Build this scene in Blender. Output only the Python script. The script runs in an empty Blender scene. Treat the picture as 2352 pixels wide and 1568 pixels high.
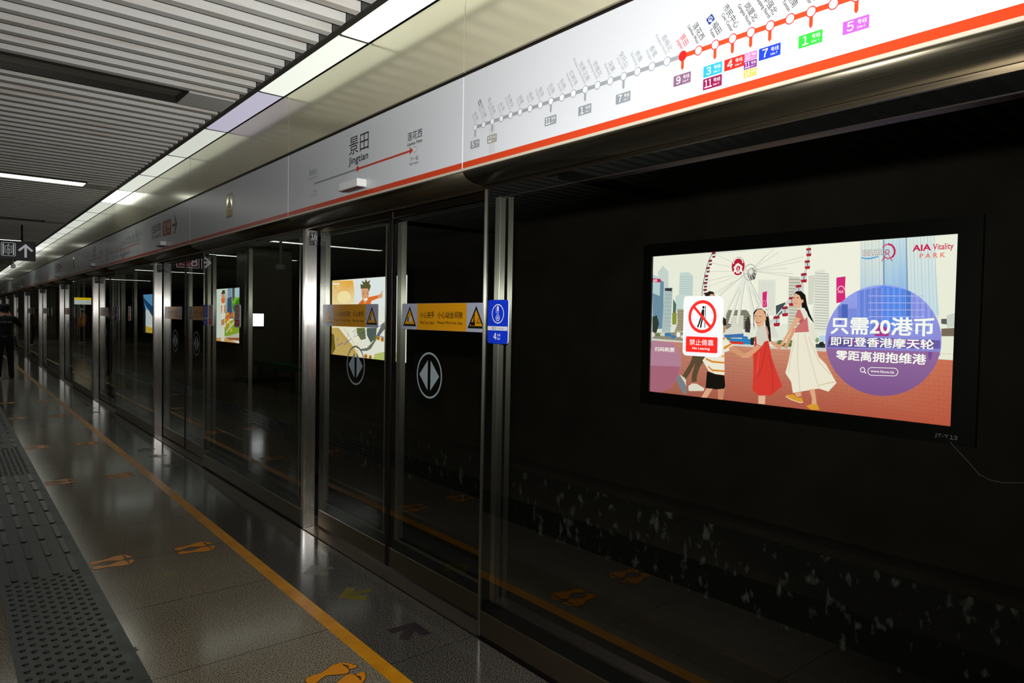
import bpy, bmesh, math, random
from mathutils import Vector, Matrix

random.seed(7)
S = bpy.context.scene
COL = S.collection

# ------------------------------------------------------------------ camera, light, exposure
# metres: X runs from the platform towards the track, Y along the platform, Z up; floor of the platform at z = 0
EYE = Vector((0.0, 0.0, 1.5112))
YAW, PITCH, ROLL = 0.6895, -0.0317, 0.0183
FOCAL = 1574.5                                            # in pixels of the 2352 px wide frame
fwd = Vector((math.sin(YAW) * math.cos(PITCH), math.cos(YAW) * math.cos(PITCH), math.sin(PITCH)))
r0 = Vector((math.cos(YAW), -math.sin(YAW), 0))
u0 = r0.cross(fwd)
rt = math.cos(ROLL) * r0 + math.sin(ROLL) * u0
up = math.cos(ROLL) * u0 - math.sin(ROLL) * r0
ROT = Matrix((rt, up, -fwd)).transposed().to_4x4()
cd = bpy.data.cameras.new('camera'); cam = bpy.data.objects.new('camera', cd); COL.objects.link(cam)
cd.sensor_fit = 'HORIZONTAL'; cd.sensor_width = 36.0; cd.lens = FOCAL * 36.0 / 2352.0
cd.clip_start = 0.02; cd.clip_end = 300
cam.matrix_world = Matrix.Translation(EYE) @ ROT
S.camera = cam

w = bpy.data.worlds.new('world'); S.world = w; w.use_nodes = True
w.node_tree.nodes['Background'].inputs[0].default_value = (0, 0, 0, 1)

fl = bpy.data.lights.new('camera_flash', 'AREA'); fl.shape = 'RECTANGLE'; fl.size = 0.07; fl.size_y = 0.045
fl.energy = FLASH = 66.0
fl.spread = math.radians(122)                           # the flash head's beam
fl.color = (1.0, 0.985, 0.955)
flo = bpy.data.objects.new('camera_flash', fl); COL.objects.link(flo)
flo.matrix_world = Matrix.Translation(EYE + up * 0.2 + fwd * 0.05) @ ROT @ Matrix.Rotation(math.radians(10), 4, 'X')

vs = S.view_settings
vs.view_transform = 'Standard'; vs.look = 'None'; vs.gamma = 1.0; vs.exposure = 0.0; vs.use_curve_mapping = False
S.display_settings.display_device = 'sRGB'
try:
    S.cycles.transparent_max_bounces = 24
    S.cycles.max_bounces = 10
    S.cycles.sample_clamp_indirect = 4.0
except Exception:
    pass

# ------------------------------------------------------------------ measures of the station
XP, XF, XL, XW = 1.944, 1.824, 2.045, 6.11               # fixed glass, fascia, sliding glass, tunnel wall
PITCH_Y, YA, YB = 4.56, 2.592, 4.671                      # door bay repeat, door opening from YA to YB
ZB, ZT, ZC = 2.19, 2.614, 3.03                            # fascia bottom, top, ceiling
NB = 9                                                    # bays built
YEND = 52.0

# ------------------------------------------------------------------ helpers
def lin(h):
    if isinstance(h, (tuple, list)): return tuple(h)
    o = []
    for i in (0, 2, 4):
        c = int(h[i:i + 2], 16) / 255
        o.append(c / 12.92 if c <= 0.04045 else ((c + 0.055) / 1.055) ** 2.4)
    return tuple(o)

def mat(name, col=(0.5, 0.5, 0.5), rough=0.5, metal=0.0, spec=0.5, emit=None, es=0.0, coat=0.0, aniso=0.0, alpha=1.0):
    m = bpy.data.materials.new(name); m.use_nodes = True
    b = m.node_tree.nodes['Principled BSDF']; c = lin(col)
    b.inputs['Base Color'].default_value = (*c, 1)
    b.inputs['Roughness'].default_value = rough; b.inputs['Metallic'].default_value = metal
    b.inputs['Specular IOR Level'].default_value = spec
    b.inputs['Coat Weight'].default_value = coat; b.inputs['Coat Roughness'].default_value = 0.05
    if aniso: b.inputs['Anisotropic'].default_value = aniso
    if emit is not None:
        b.inputs['Emission Color'].default_value = (*lin(emit), 1); b.inputs['Emission Strength'].default_value = es
    return m

def nd(m, t, **kw):
    n = m.node_tree.nodes.new(t)
    for k, v in kw.items(): setattr(n, k, v)
    return n

def noise_col(m, scale, c1, c2, lo=0.35, hi=0.65, stretch=(1, 1, 1), detail=4, rough=None, bump=0.0):
    """mottle the base colour (wear, dust, grain) with object-space noise"""
    nt = m.node_tree; b = nt.nodes['Principled BSDF']
    tc = nd(m, 'ShaderNodeTexCoord'); mp = nd(m, 'ShaderNodeMapping'); mp.inputs['Scale'].default_value = stretch
    nz = nd(m, 'ShaderNodeTexNoise'); nz.inputs['Scale'].default_value = scale; nz.inputs['Detail'].default_value = detail
    cr = nd(m, 'ShaderNodeValToRGB'); e = cr.color_ramp.elements
    e[0].position = lo; e[1].position = hi; e[0].color = (*lin(c1), 1); e[1].color = (*lin(c2), 1)
    nt.links.new(tc.outputs['Object'], mp.inputs[0]); nt.links.new(mp.outputs[0], nz.inputs['Vector'])
    nt.links.new(nz.outputs['Fac'], cr.inputs[0]); nt.links.new(cr.outputs[0], b.inputs['Base Color'])
    if rough:
        mr = nd(m, 'ShaderNodeMapRange'); mr.inputs['To Min'].default_value = rough[0]; mr.inputs['To Max'].default_value = rough[1]
        nt.links.new(nz.outputs['Fac'], mr.inputs[0]); nt.links.new(mr.outputs[0], b.inputs['Roughness'])
    if bump:
        bp = nd(m, 'ShaderNodeBump'); bp.inputs['Strength'].default_value = bump; bp.inputs['Distance'].default_value = 0.01
        nt.links.new(nz.outputs['Fac'], bp.inputs['Height']); nt.links.new(bp.outputs[0], b.inputs['Normal'])
    return m

def granite(name, base, dark, light, joint_off, joint, jx=None):
    m = bpy.data.materials.new(name); m.use_nodes = True; nt = m.node_tree; b = nt.nodes['Principled BSDF']
    L = nt.links.new
    tc = nd(m, 'ShaderNodeTexCoord')
    v1 = nd(m, 'ShaderNodeTexNoise'); v1.inputs['Scale'].default_value = 185; v1.inputs['Detail'].default_value = 3
    v2 = nd(m, 'ShaderNodeTexNoise'); v2.inputs['Scale'].default_value = 1.3; v2.inputs['Detail'].default_value = 4
    L(tc.outputs['Object'], v1.inputs['Vector']); L(tc.outputs['Object'], v2.inputs['Vector'])
    cr = nd(m, 'ShaderNodeValToRGB'); e = cr.color_ramp.elements
    e[0].position = 0.40; e[0].color = (*lin(dark), 1); e[1].position = 0.60; e[1].color = (*lin(light), 1)
    n = cr.color_ramp.elements.new(0.47); n.color = (*lin(base), 1)
    L(v1.outputs['Fac'], cr.inputs[0])
    mr = nd(m, 'ShaderNodeMapRange'); mr.inputs['From Min'].default_value = 0.3; mr.inputs['From Max'].default_value = 0.7
    mr.inputs['To Min'].default_value = 0.85; mr.inputs['To Max'].default_value = 1.05
    L(v2.outputs['Fac'], mr.inputs[0])
    mx = nd(m, 'ShaderNodeMix'); mx.data_type = 'RGBA'; mx.blend_type = 'MULTIPLY'; mx.inputs['Factor'].default_value = 1
    L(cr.outputs[0], mx.inputs['A']); L(mr.outputs[0], mx.inputs['B'])
    sx = nd(m, 'ShaderNodeSeparateXYZ'); L(tc.outputs['Object'], sx.inputs[0])
    def line(out, off, per, wid):
        a = nd(m, 'ShaderNodeMath', operation='SUBTRACT'); a.inputs[1].default_value = off; L(out, a.inputs[0])
        w_ = nd(m, 'ShaderNodeMath', operation='PINGPONG'); w_.inputs[1].default_value = per / 2; L(a.outputs[0], w_.inputs[0])
        c = nd(m, 'ShaderNodeMath', operation='LESS_THAN'); c.inputs[1].default_value = wid; L(w_.outputs[0], c.inputs[0])
        return c.outputs[0]
    k = line(sx.outputs['Y'], joint_off, joint, 0.0022)
    if jx:
        k2 = line(sx.outputs['X'], jx[0], jx[1], 0.0022)
        mm = nd(m, 'ShaderNodeMath', operation='MAXIMUM'); L(k, mm.inputs[0]); L(k2, mm.inputs[1]); k = mm.outputs[0]
    mj = nd(m, 'ShaderNodeMix'); mj.data_type = 'RGBA'; L(k, mj.inputs['Factor']); L(mx.outputs['Result'], mj.inputs['A'])
    mj.inputs['B'].default_value = (0.02, 0.018, 0.015, 1)
    L(mj.outputs['Result'], b.inputs['Base Color'])
    rr = nd(m, 'ShaderNodeMapRange'); rr.inputs['To Min'].default_value = 0.09; rr.inputs['To Max'].default_value = 0.17
    L(v2.outputs['Fac'], rr.inputs[0]); L(rr.outputs[0], b.inputs['Roughness'])
    b.inputs['Specular IOR Level'].default_value = 0.4
    return m

def brushed(name, col, rough, grain='Z', aniso=0.8, sharp=0.0):
    """brushed stainless steel: fine grain lines along one axis, highlight spread across them"""
    m = mat(name, col, rough, 1.0); nt = m.node_tree; b = nt.nodes['Principled BSDF']
    tc = nd(m, 'ShaderNodeTexCoord'); mp = nd(m, 'ShaderNodeMapping')
    mp.inputs['Scale'].default_value = {'Z': (400, 400, 3), 'Y': (400, 3, 400)}[grain]
    nz = nd(m, 'ShaderNodeTexNoise'); nz.inputs['Scale'].default_value = 1.0; nz.inputs['Detail'].default_value = 2
    mr = nd(m, 'ShaderNodeMapRange'); mr.inputs['To Min'].default_value = rough * 0.75; mr.inputs['To Max'].default_value = rough * 1.3
    nt.links.new(tc.outputs['Object'], mp.inputs[0]); nt.links.new(mp.outputs[0], nz.inputs['Vector'])
    nt.links.new(nz.outputs['Fac'], mr.inputs[0]); nt.links.new(mr.outputs[0], b.inputs['Roughness'])
    b.inputs['Anisotropic'].default_value = aniso
    ge = nd(m, 'ShaderNodeNewGeometry'); cx = nd(m, 'ShaderNodeVectorMath', operation='CROSS_PRODUCT')
    cx.inputs[1].default_value = {'Z': (0, 0, 1), 'Y': (0, 1, 0)}[grain]
    nt.links.new(ge.outputs['True Normal'], cx.inputs[0]); nt.links.new(cx.outputs[0], b.inputs['Tangent'])
    if sharp:                                              # the fine grain: a thin streak spread sideways
        gl = nd(m, 'ShaderNodeBsdfAnisotropic'); gl.inputs['Color'].default_value = (*[min(0.92, c * 2.7) for c in col], 1)
        mg = nd(m, 'ShaderNodeMapRange'); mg.inputs['From Min'].default_value = 0.3; mg.inputs['From Max'].default_value = 0.7
        mg.inputs['To Min'].default_value = 0.25; mg.inputs['To Max'].default_value = 0.33; nt.links.new(nz.outputs['Fac'], mg.inputs[0])
        nt.links.new(mg.outputs[0], gl.inputs['Roughness']); gl.inputs['Anisotropy'].default_value = -0.78
        nt.links.new(cx.outputs[0], gl.inputs['Tangent'])
        mx = nd(m, 'ShaderNodeMixShader'); mx.inputs[0].default_value = sharp
        out = nt.nodes['Material Output']; nt.links.new(b.outputs[0], mx.inputs[1]); nt.links.new(gl.outputs[0], mx.inputs[2]); nt.links.new(mx.outputs[0], out.inputs[0])
    return m

def glass_mat(name, tint, gain=1.45):
    """thin pane: clear with a tint, mirror reflection by angle on the outer faces"""
    m = bpy.data.materials.new(name); m.use_nodes = True; nt = m.node_tree; nt.nodes.clear(); L = nt.links.new
    out = nd(m, 'ShaderNodeOutputMaterial'); mx = nd(m, 'ShaderNodeMixShader')
    tr = nd(m, 'ShaderNodeBsdfTransparent'); tr.inputs[0].default_value = (*tint, 1)
    gl = nd(m, 'ShaderNodeBsdfGlossy'); gl.inputs['Roughness'].default_value = 0.0; gl.inputs[0].default_value = (0.95, 1, 0.97, 1)
    fr = nd(m, 'ShaderNodeFresnel'); fr.inputs[0].default_value = 1.5
    ge = nd(m, 'ShaderNodeNewGeometry')
    inv = nd(m, 'ShaderNodeMath', operation='SUBTRACT'); inv.inputs[0].default_value = gain; 
    mul = nd(m, 'ShaderNodeMath', operation='MULTIPLY'); mul.inputs[1].default_value = gain; L(ge.outputs['Backfacing'], mul.inputs[0])
    L(mul.outputs[0], inv.inputs[1])
    f2 = nd(m, 'ShaderNodeMath', operation='MULTIPLY'); f2.use_clamp = True
    L(fr.outputs[0], f2.inputs[0]); L(inv.outputs[0], f2.inputs[1])
    L(f2.outputs[0], mx.inputs[0]); L(tr.outputs[0], mx.inputs[1]); L(gl.outputs[0], mx.inputs[2]); L(mx.outputs[0], out.inputs[0])
    return m

def print_mat(name, rough=0.35, emit=0.0, spec=0.4, ink=1.0):
    """flat print: the colours of the printed sheet come from the mesh's own colour attribute"""
    m = bpy.data.materials.new(name); m.use_nodes = True; b = m.node_tree.nodes['Principled BSDF']
    at = nd(m, 'ShaderNodeAttribute'); at.attribute_name = 'ink'
    b.inputs['Roughness'].default_value = rough; b.inputs['Specular IOR Level'].default_value = spec
    if emit:
        b.inputs['Base Color'].default_value = (0.02, 0.02, 0.02, 1)
        m.node_tree.links.new(at.outputs['Color'], b.inputs['Emission Color']); b.inputs['Emission Strength'].default_value = emit
    else:
        mu = nd(m, 'ShaderNodeVectorMath', operation='SCALE'); mu.inputs['Scale'].default_value = ink
        m.node_tree.links.new(at.outputs['Color'], mu.inputs[0]); m.node_tree.links.new(mu.outputs[0], b.inputs['Base Color'])
    return m

class MB:
    """collects shapes; build() links them as one mesh object"""
    def __init__(s): s.v = []; s.f = []; s.mi = []; s.smooth = []
    def add(s, vs, fs, mi=0, sm=False):
        n = len(s.v); s.v += [tuple(p) for p in vs]
        for f in fs: s.f.append([n + i for i in f]); s.mi.append(mi); s.smooth.append(sm)
        return s
    def box(s, x0, x1, y0, y1, z0, z1, mi=0):
        x0, x1 = min(x0, x1), max(x0, x1); y0, y1 = min(y0, y1), max(y0, y1); z0, z1 = min(z0, z1), max(z0, z1)
        return s.add([(x0, y0, z0), (x1, y0, z0), (x1, y1, z0), (x0, y1, z0), (x0, y0, z1), (x1, y0, z1), (x1, y1, z1), (x0, y1, z1)],
                     [(0, 3, 2, 1), (4, 5, 6, 7), (0, 1, 5, 4), (1, 2, 6, 5), (2, 3, 7, 6), (3, 0, 4, 7)], mi)
    def prism(s, pts, a, b, axis='Z', mi=0, sm=False):
        """polygon pts extruded from a to b; axis Z: pts are (x, y); axis Y: pts are (x, z); axis X: pts are (y, z)"""
        P = {'Z': lambda p, t: (p[0], p[1], t), 'Y': lambda p, t: (p[0], t, p[1]), 'X': lambda p, t: (t, p[0], p[1])}[axis]
        n = len(pts); vs = [P(p, a) for p in pts] + [P(p, b) for p in pts]
        ar = sum(pts[i][0] * pts[(i + 1) % n][1] - pts[(i + 1) % n][0] * pts[i][1] for i in range(n))
        flip = (ar < 0) ^ (axis == 'Y') ^ (b < a)
        sides = [(i, (i + 1) % n, n + (i + 1) % n, n + i) for i in range(n)]; caps = [tuple(range(n - 1, -1, -1)), tuple(range(n, 2 * n))]
        if flip: sides = [f[::-1] for f in sides]; caps = [f[::-1] for f in caps]
        s.add(vs, sides, mi, sm); n0 = len(s.v) - 2 * n
        for c in caps: s.f.append([n0 + i for i in c]); s.mi.append(mi); s.smooth.append(False)
        return s
    def tube(s, path, r, n=8, mi=0, cap=True):
        path = [Vector(p) for p in path]; rs = r if isinstance(r, (list, tuple)) else [r] * len(path); rings = []
        for i, p in enumerate(path):
            t = (path[min(i + 1, len(path) - 1)] - path[max(i - 1, 0)]).normalized()
            a = t.orthogonal().normalized() if i == 0 else (a - t * a.dot(t)).normalized()
            b = t.cross(a); rings.append([p + rs[i] * (math.cos(q) * a + math.sin(q) * b) for q in [2 * math.pi * j / n for j in range(n)]])
        vs = [v for r_ in rings for v in r_]; fs = []
        for i in range(len(path) - 1):
            for j in range(n): fs.append((i * n + j, i * n + (j + 1) % n, (i + 1) * n + (j + 1) % n, (i + 1) * n + j))
        s.add(vs, fs, mi, True)
        if cap:
            n0 = len(s.v) - len(vs)
            s.f.append([n0 + j for j in range(n - 1, -1, -1)]); s.mi.append(mi); s.smooth.append(False)
            s.f.append([n0 + len(vs) - n + j for j in range(n)]); s.mi.append(mi); s.smooth.append(False)
        return s
    def lathe(s, prof, c, n=20, mi=0):
        """profile of (radius, z) turned about a vertical axis at c"""
        vs = []; fs = []
        for r, z in prof:
            for j in range(n): q = 2 * math.pi * j / n; vs.append((c[0] + r * math.cos(q), c[1] + r * math.sin(q), c[2] + z))
        for i in range(len(prof) - 1):
            for j in range(n): fs.append((i * n + j, i * n + (j + 1) % n, (i + 1) * n + (j + 1) % n, (i + 1) * n + j))
        return s.add(vs, fs, mi, True)
    def build(s, name, mats, parent=None, off=None):
        me = bpy.data.meshes.new(name); vs = s.v
        if off: vs = [(p[0] - off[0], p[1] - off[1], p[2] - off[2]) for p in s.v]
        me.from_pydata(vs, [], s.f)
        for m in (mats if isinstance(mats, (list, tuple)) else [mats]): me.materials.append(m)
        me.polygons.foreach_set('material_index', s.mi); me.polygons.foreach_set('use_smooth', s.smooth); me.update()
        o = bpy.data.objects.new(name, me); COL.objects.link(o)
        if parent is not None: o.parent = parent
        return o

def bevel(o, w=0.004, seg=2):
    b = o.modifiers.new('edge', 'BEVEL'); b.width = w; b.segments = seg; b.limit_method = 'ANGLE'; b.angle_limit = math.radians(40)
    return o

def tag(o, label=None, cat=None, group=None, kind=None):
    if label: o['label'] = label
    if cat: o['category'] = cat
    if group: o['group'] = group
    if kind: o['kind'] = kind
    return o

def thing(name, label, cat, loc=(0, 0, 0), group=None):
    o = bpy.data.objects.new(name, None); COL.objects.link(o); o.location = loc; o.empty_display_size = 0.05
    return tag(o, label, cat, group)

def kids(o): return [c for c in COL.objects if c.parent == o]

def dup(root, loc, label, src=None):
    """a copy of a thing with copies of its parts and sub-parts"""
    r = root.copy(); COL.objects.link(r); r.location = loc; r['label'] = label
    for ch in (src if src is not None else kids(root)):
        c = ch.copy(); COL.objects.link(c); c.parent = r
        for g in ch.children:
            d = g.copy(); COL.objects.link(d); d.parent = c
    return r

# ---- lettering: the outlines of the built-in typeface, turned into flat polygons
TMP = bpy.data.scenes.new('lettering'); _tc = {}
def glyphs(s, bold=0.0):
    k = (s, bold)
    if k not in _tc:
        if s.isdigit():                                    # numerals from the wide set, closed up
            vs, fs = [], []
            for i, ch in enumerate(s):
                a = glyphs(chr(0xFF10 + int(ch)) + '\u200b'); n = len(vs)
                vs += [(x + i * 0.57 - 0.22, y) for x, y in a[0]]; fs += [tuple(n + q for q in f) for f in a[1]]
            _tc[k] = (vs, fs, min(v[0] for v in vs), max(v[0] for v in vs), min(v[1] for v in vs), max(v[1] for v in vs))
            return _tc[k]
        c = bpy.data.curves.new('t', 'FONT'); c.body = s.rstrip('\u200b'); c.offset = bold; c.resolution_u = 3
        o = bpy.data.objects.new('t', c); TMP.collection.objects.link(o)
        vl = TMP.view_layers[0]; vl.update()
        m = o.evaluated_get(vl.depsgraph).to_mesh()
        vs = [(v.co.x, v.co.y) for v in m.vertices]; fs = [tuple(p.vertices) for p in m.polygons]
        o.evaluated_get(vl.depsgraph).to_mesh_clear()
        bpy.data.objects.remove(o); bpy.data.curves.remove(c)
        if not vs: vs = [(0, 0), (1, 0), (1, 1)]; fs = [(0, 1, 2)]
        _tc[k] = (vs, fs, min(v[0] for v in vs), max(v[0] for v in vs), min(v[1] for v in vs), max(v[1] for v in vs))
    return _tc[k]

class Print:
    """flat artwork in metres on a sheet: u to the reader's right, v up; later shapes lie on top of earlier ones"""
    def __init__(s, eps=0.00012, clip=None): s.v = []; s.f = []; s.c = []; s.n = 0; s.eps = eps; s.clip = clip
    def _put(s, vs, fs, cols):
        b = len(s.v); z = s.n * s.eps; s.n += 1
        s.v += [(x, y, z) for x, y in vs]; s.f += [[b + i for i in f] for f in fs]; s.c += cols
    def _cut(s, P):
        W, H = s.clip
        for ax, lim, sg in ((0, 0.0, 1), (0, W, -1), (1, 0.0, 1), (1, H, -1)):
            o = []
            for i in range(len(P)):
                a, b = P[i], P[(i + 1) % len(P)]; da, db = sg * (a[ax] - lim), sg * (b[ax] - lim)
                if da >= 0: o.append(a)
                if (da >= 0) != (db >= 0):
                    t = da / (da - db); o.append(tuple(a[k] + t * (b[k] - a[k]) for k in range(5)))
            P = o
            if len(P) < 3: return []
        return P
    def poly(s, pts, col):
        cols = [lin(c) for c in col] if isinstance(col, list) else [lin(col)] * len(pts)
        P = [(p[0], p[1], *cols[i % len(cols)]) for i, p in enumerate(pts)]
        if s.clip: P = s._cut(P)
        if len(P) < 3: return
        if sum(P[i][0] * P[(i + 1) % len(P)][1] - P[(i + 1) % len(P)][0] * P[i][1] for i in range(len(P))) < 0: P = P[::-1]
        s._put([p[:2] for p in P], [list(range(len(P)))], [p[2:] for p in P])
    def rect(s, x0, y0, x1, y1, col): s.poly([(x0, y0), (x1, y0), (x1, y1), (x0, y1)], col)
    def rrect(s, x0, y0, x1, y1, r, col):
        P = []
        for cx, cy, a in ((x1 - r, y1 - r, 0), (x0 + r, y1 - r, 90), (x0 + r, y0 + r, 180), (x1 - r, y0 + r, 270)):
            for i in range(6): t = math.radians(a + 18 * i); P.append((cx + r * math.cos(t), cy + r * math.sin(t)))
        s.poly(P, col)
    def disc(s, cx, cy, rx, ry, col, n=28):
        s.poly([(cx + rx * math.cos(2 * math.pi * i / n), cy + ry * math.sin(2 * math.pi * i / n)) for i in range(n)], col)
    def ring(s, cx, cy, rx, ry, wd, col, n=36):
        vs = []; fs = []
        for i in range(n):
            t = 2 * math.pi * i / n
            vs += [(cx + (rx - wd / 2) * math.cos(t), cy + (ry - wd / 2) * math.sin(t)), (cx + (rx + wd / 2) * math.cos(t), cy + (ry + wd / 2) * math.sin(t))]
            j = (i + 1) % n; fs.append((2 * i, 2 * i + 1, 2 * j + 1, 2 * j))
        s._put(vs, fs, [lin(col)] * len(vs))
    def line(s, pts, wd, col):
        n = len(pts); L = []; R = []
        for i in range(n):
            a = pts[max(i - 1, 0)]; b = pts[min(i + 1, n - 1)]; dx, dy = b[0] - a[0], b[1] - a[1]; q = math.hypot(dx, dy) or 1
            nx, ny = -dy / q * wd / 2, dx / q * wd / 2; L.append((pts[i][0] + nx, pts[i][1] + ny)); R.append((pts[i][0] - nx, pts[i][1] - ny))
        if s.clip:
            for i in range(n - 1): s.poly([L[i], R[i], R[i + 1], L[i + 1]], col); s.n -= 1
            s.n += 1
        else:
            vs = L + R; s._put(vs, [(n + i, n + i + 1, i + 1, i) for i in range(n - 1)], [lin(col)] * len(vs))
    def text(s, st, x0, y0, x1, y1, col, bold=0.0):
        vs, fs, a, b, c, d = glyphs(st); w0 = (b - a) * (y1 - y0) / max(d - c, 1e-6)
        if len(st) == 1 and st.isdigit() and w0 < x1 - x0: m = (x0 + x1 - w0) / 2; x0, x1 = m, m + w0
        kx, ky = (x1 - x0) / (b - a), (y1 - y0) / max(d - c, 1e-6); sh = max(bold, 0) * 0.9
        for dx, dy in (((0, 0),) if sh < 0.004 else ((-sh, -sh), (sh, -sh), (-sh, sh), (sh, sh))):
            s._put([(x0 + (x - a + dx) * kx, y0 + (y - c + dy) * ky) for x, y in vs], fs, [lin(col)] * len(vs)); s.n -= 0.6
        s.n += 0.6
    def label(s, st, u, v, size, ang, col, bold=0.0, sx=1.0, end=True):
        """a line of letters at an angle, its end (or start) at (u, v)"""
        vs, fs, a, b, c, d = glyphs(st); ca, sa = math.cos(ang), math.sin(ang); ref = b if end else a
        P = [((x - ref) * size * sx, y * size) for x, y in vs]
        for dx in ((0,) if not bold else (-bold * size, bold * size)):
            s._put([(u + (x + dx) * ca - y * sa, v + (x + dx) * sa + y * ca) for x, y in P], fs, [lin(col)] * len(vs)); s.n -= 0.6
        s.n += 0.6
    def ops(s, L):
        k = 0.001
        for o in L:
            t = o[0]
            if t in 'pg': a = o[2]; s.poly([(a[i] * k, a[i + 1] * k) for i in range(0, len(a), 2)], o[1])
            elif t == 'G':                                    # colour runs from the top of the shape to its foot
                a = o[3]; P = [(a[i] * k, a[i + 1] * k) for i in range(0, len(a), 2)]; A, Z = lin(o[1]), lin(o[2])
                y0, y1 = max(q[1] for q in P), min(q[1] for q in P)
                s.poly(P, [tuple(A[i] + (Z[i] - A[i]) * (q[1] - y0) / (y1 - y0) for i in range(3)) for q in P])
            elif t == 'l':
                a = o[3]; s.line([(a[i] * k, a[i + 1] * k) for i in range(0, len(a), 2)], o[2] * k * 1.3, o[1])
            elif t == 'e': a = o[2]; s.disc(a[0] * k, a[1] * k, a[2] * k, a[3] * k, o[1], 22)
            elif t == 'o': a = o[3]; s.ring(a[0] * k, a[1] * k, a[2] * k, a[3] * k, o[2] * k * 1.3, o[1])
            elif t == 't': a = o[3]; s.text(o[2], a[0] * k, a[1] * k, a[2] * k, a[3] * k, o[1], o[4] / 1000.0)
    def build(s, name, m, O, U, V, parent=None):
        O, U, V = Vector(O), Vector(U), Vector(V); N = U.cross(V)
        me = bpy.data.meshes.new(name); me.from_pydata([O + U * x + V * y + N * z for x, y, z in s.v], [], s.f)
        at = me.color_attributes.new('ink', 'FLOAT_COLOR', 'POINT')
        at.data.foreach_set('color', [q for c in s.c for q in (*c, 1.0)])
        me.materials.append(m); me.update()
        o = bpy.data.objects.new(name, me); COL.objects.link(o)
        if parent is not None: o.parent = parent
        return o

UY, UZ, UX = Vector((0, -1, 0)), Vector((0, 0, 1)), Vector((1, 0, 0))

# ------------------------------------------------------------------ materials
M = {}
M['granite'] = granite('light_granite', '7c7364', '28231d', 'a3977f', 3.07, 0.8)
M['border'] = granite('grey_granite', '433f3a', '171514', '67635c', 4.67, 2.08)
M['yellow'] = noise_col(mat('yellow_line_paint', 'd08a08', 0.28), 9, 'c07c06', 'dc9610', 0.3, 0.7)
M['rubber'] = noise_col(mat('grey_rubber', '191a16', 0.36), 14, '141511', '20211d', 0.3, 0.7, rough=(0.22, 0.42))
M['slat'] = noise_col(mat('slat_paint', 'e0e0da', 0.5), 2.2, 'cfc2b4', 'e4e4e0', 0.25, 0.45, stretch=(0.5, 4, 4))
M['bar'] = mat('worn_rubber', '22231f', 0.24)
M['void'] = mat('ceiling_void', '0c0c0b', 0.9)
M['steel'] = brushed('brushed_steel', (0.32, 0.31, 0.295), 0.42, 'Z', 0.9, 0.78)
M['steel_dim'] = brushed('dimmed_steel', (0.19, 0.185, 0.165), 0.45, 'Z', 0.85, 0.35)  # same brushed steel, its colour dimmed for parts seen behind the glass
M['steel_dark'] = brushed('bronze_steel', (0.16, 0.142, 0.10), 0.34, 'Y', 0.4)
M['kick'] = brushed('kick_steel', (0.30, 0.25, 0.18), 0.33, 'Y', 0.4)
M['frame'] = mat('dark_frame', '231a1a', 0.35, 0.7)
M['black'] = mat('black_plastic', '0b0b0b', 0.45)
M['frit'] = mat('black_glass_border', '050506', 0.2)
M['glass'] = glass_mat('screen_glass', (0.88, 0.9, 0.87))
M['white'] = mat('white_panel', 'c3c6cb', 0.32, spec=0.45)
M['white_plastic'] = mat('white_plastic', 'd9dadb', 0.3)
M['orange'] = mat('orange_band', 'bc3a16', 0.32, spec=0.45)
M['cream'] = noise_col(mat('cream_panel', (0.57, 0.54, 0.39), 0.17, 0.5, spec=0.5), 1.1, (0.53, 0.50, 0.35), (0.60, 0.57, 0.42), 0.3, 0.7)
M['trimlight'] = mat('pale_edge', 'cfc7b4', 0.35, 0.3)
M['rail'] = mat('light_rail', '3a3935', 0.35, 0.6)
M['print'] = print_mat('sign_print', ink=0.78)
M['decal'] = print_mat('floor_print', 0.3)
M['ad'] = print_mat('lit_poster', 0.25, 1.3)
M['cable'] = mat('cable_sheath', '8a8580', 0.4)
M['skin'] = mat('skin', 'a9745a', 0.5)
M['navy'] = mat('navy_cloth', '0a0c16', 0.8)
M['hair'] = mat('dark_hair', '0c0a09', 0.6)
M['orange_cloth'] = mat('orange_cloth', 'e0661a', 0.8)
M['yellow_cloth'] = mat('yellow_cloth', 'e8b81a', 0.8)
M['white_cloth'] = mat('white_cloth', 'e4e4e0', 0.8)
M['black_cloth'] = mat('black_cloth', '0d0d0f', 0.8)
M['plum_cloth'] = mat('plum_cloth', '4a2a26', 0.8)
M['shoe'] = mat('shoe', '0b0b0c', 0.4)
M['sole'] = mat('white_sole', 'cfcdc8', 0.5)
M['inner'] = mat('inner_rail', '2e2623', 0.5, 0.3)
M['rust'] = mat('rail_steel', '3a2d25', 0.4, 0.8)
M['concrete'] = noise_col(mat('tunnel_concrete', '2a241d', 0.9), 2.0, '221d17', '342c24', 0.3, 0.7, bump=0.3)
M['stained'] = noise_col(mat('stained_concrete', '1a1715', 0.9), 9.5, '1a1613', '7d7b76', 0.585, 0.70, stretch=(1, 1, 0.6), detail=14, bump=0.4)
M['ballast'] = noise_col(mat('track_slab', '171411', 0.95), 5, '0f0d0b', '201c18', 0.3, 0.7)
M['wall'] = noise_col(mat('platform_wall', '7d7148', 0.35), 1.0, '6e6340', '8a7d52', 0.3, 0.7)
M['column'] = mat('column_panel', '7a735f', 0.25, 0.2)
def lamp_mat(name, col, es): return mat(name, 'c8ccc8', 0.4, emit=col, es=es)

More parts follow.
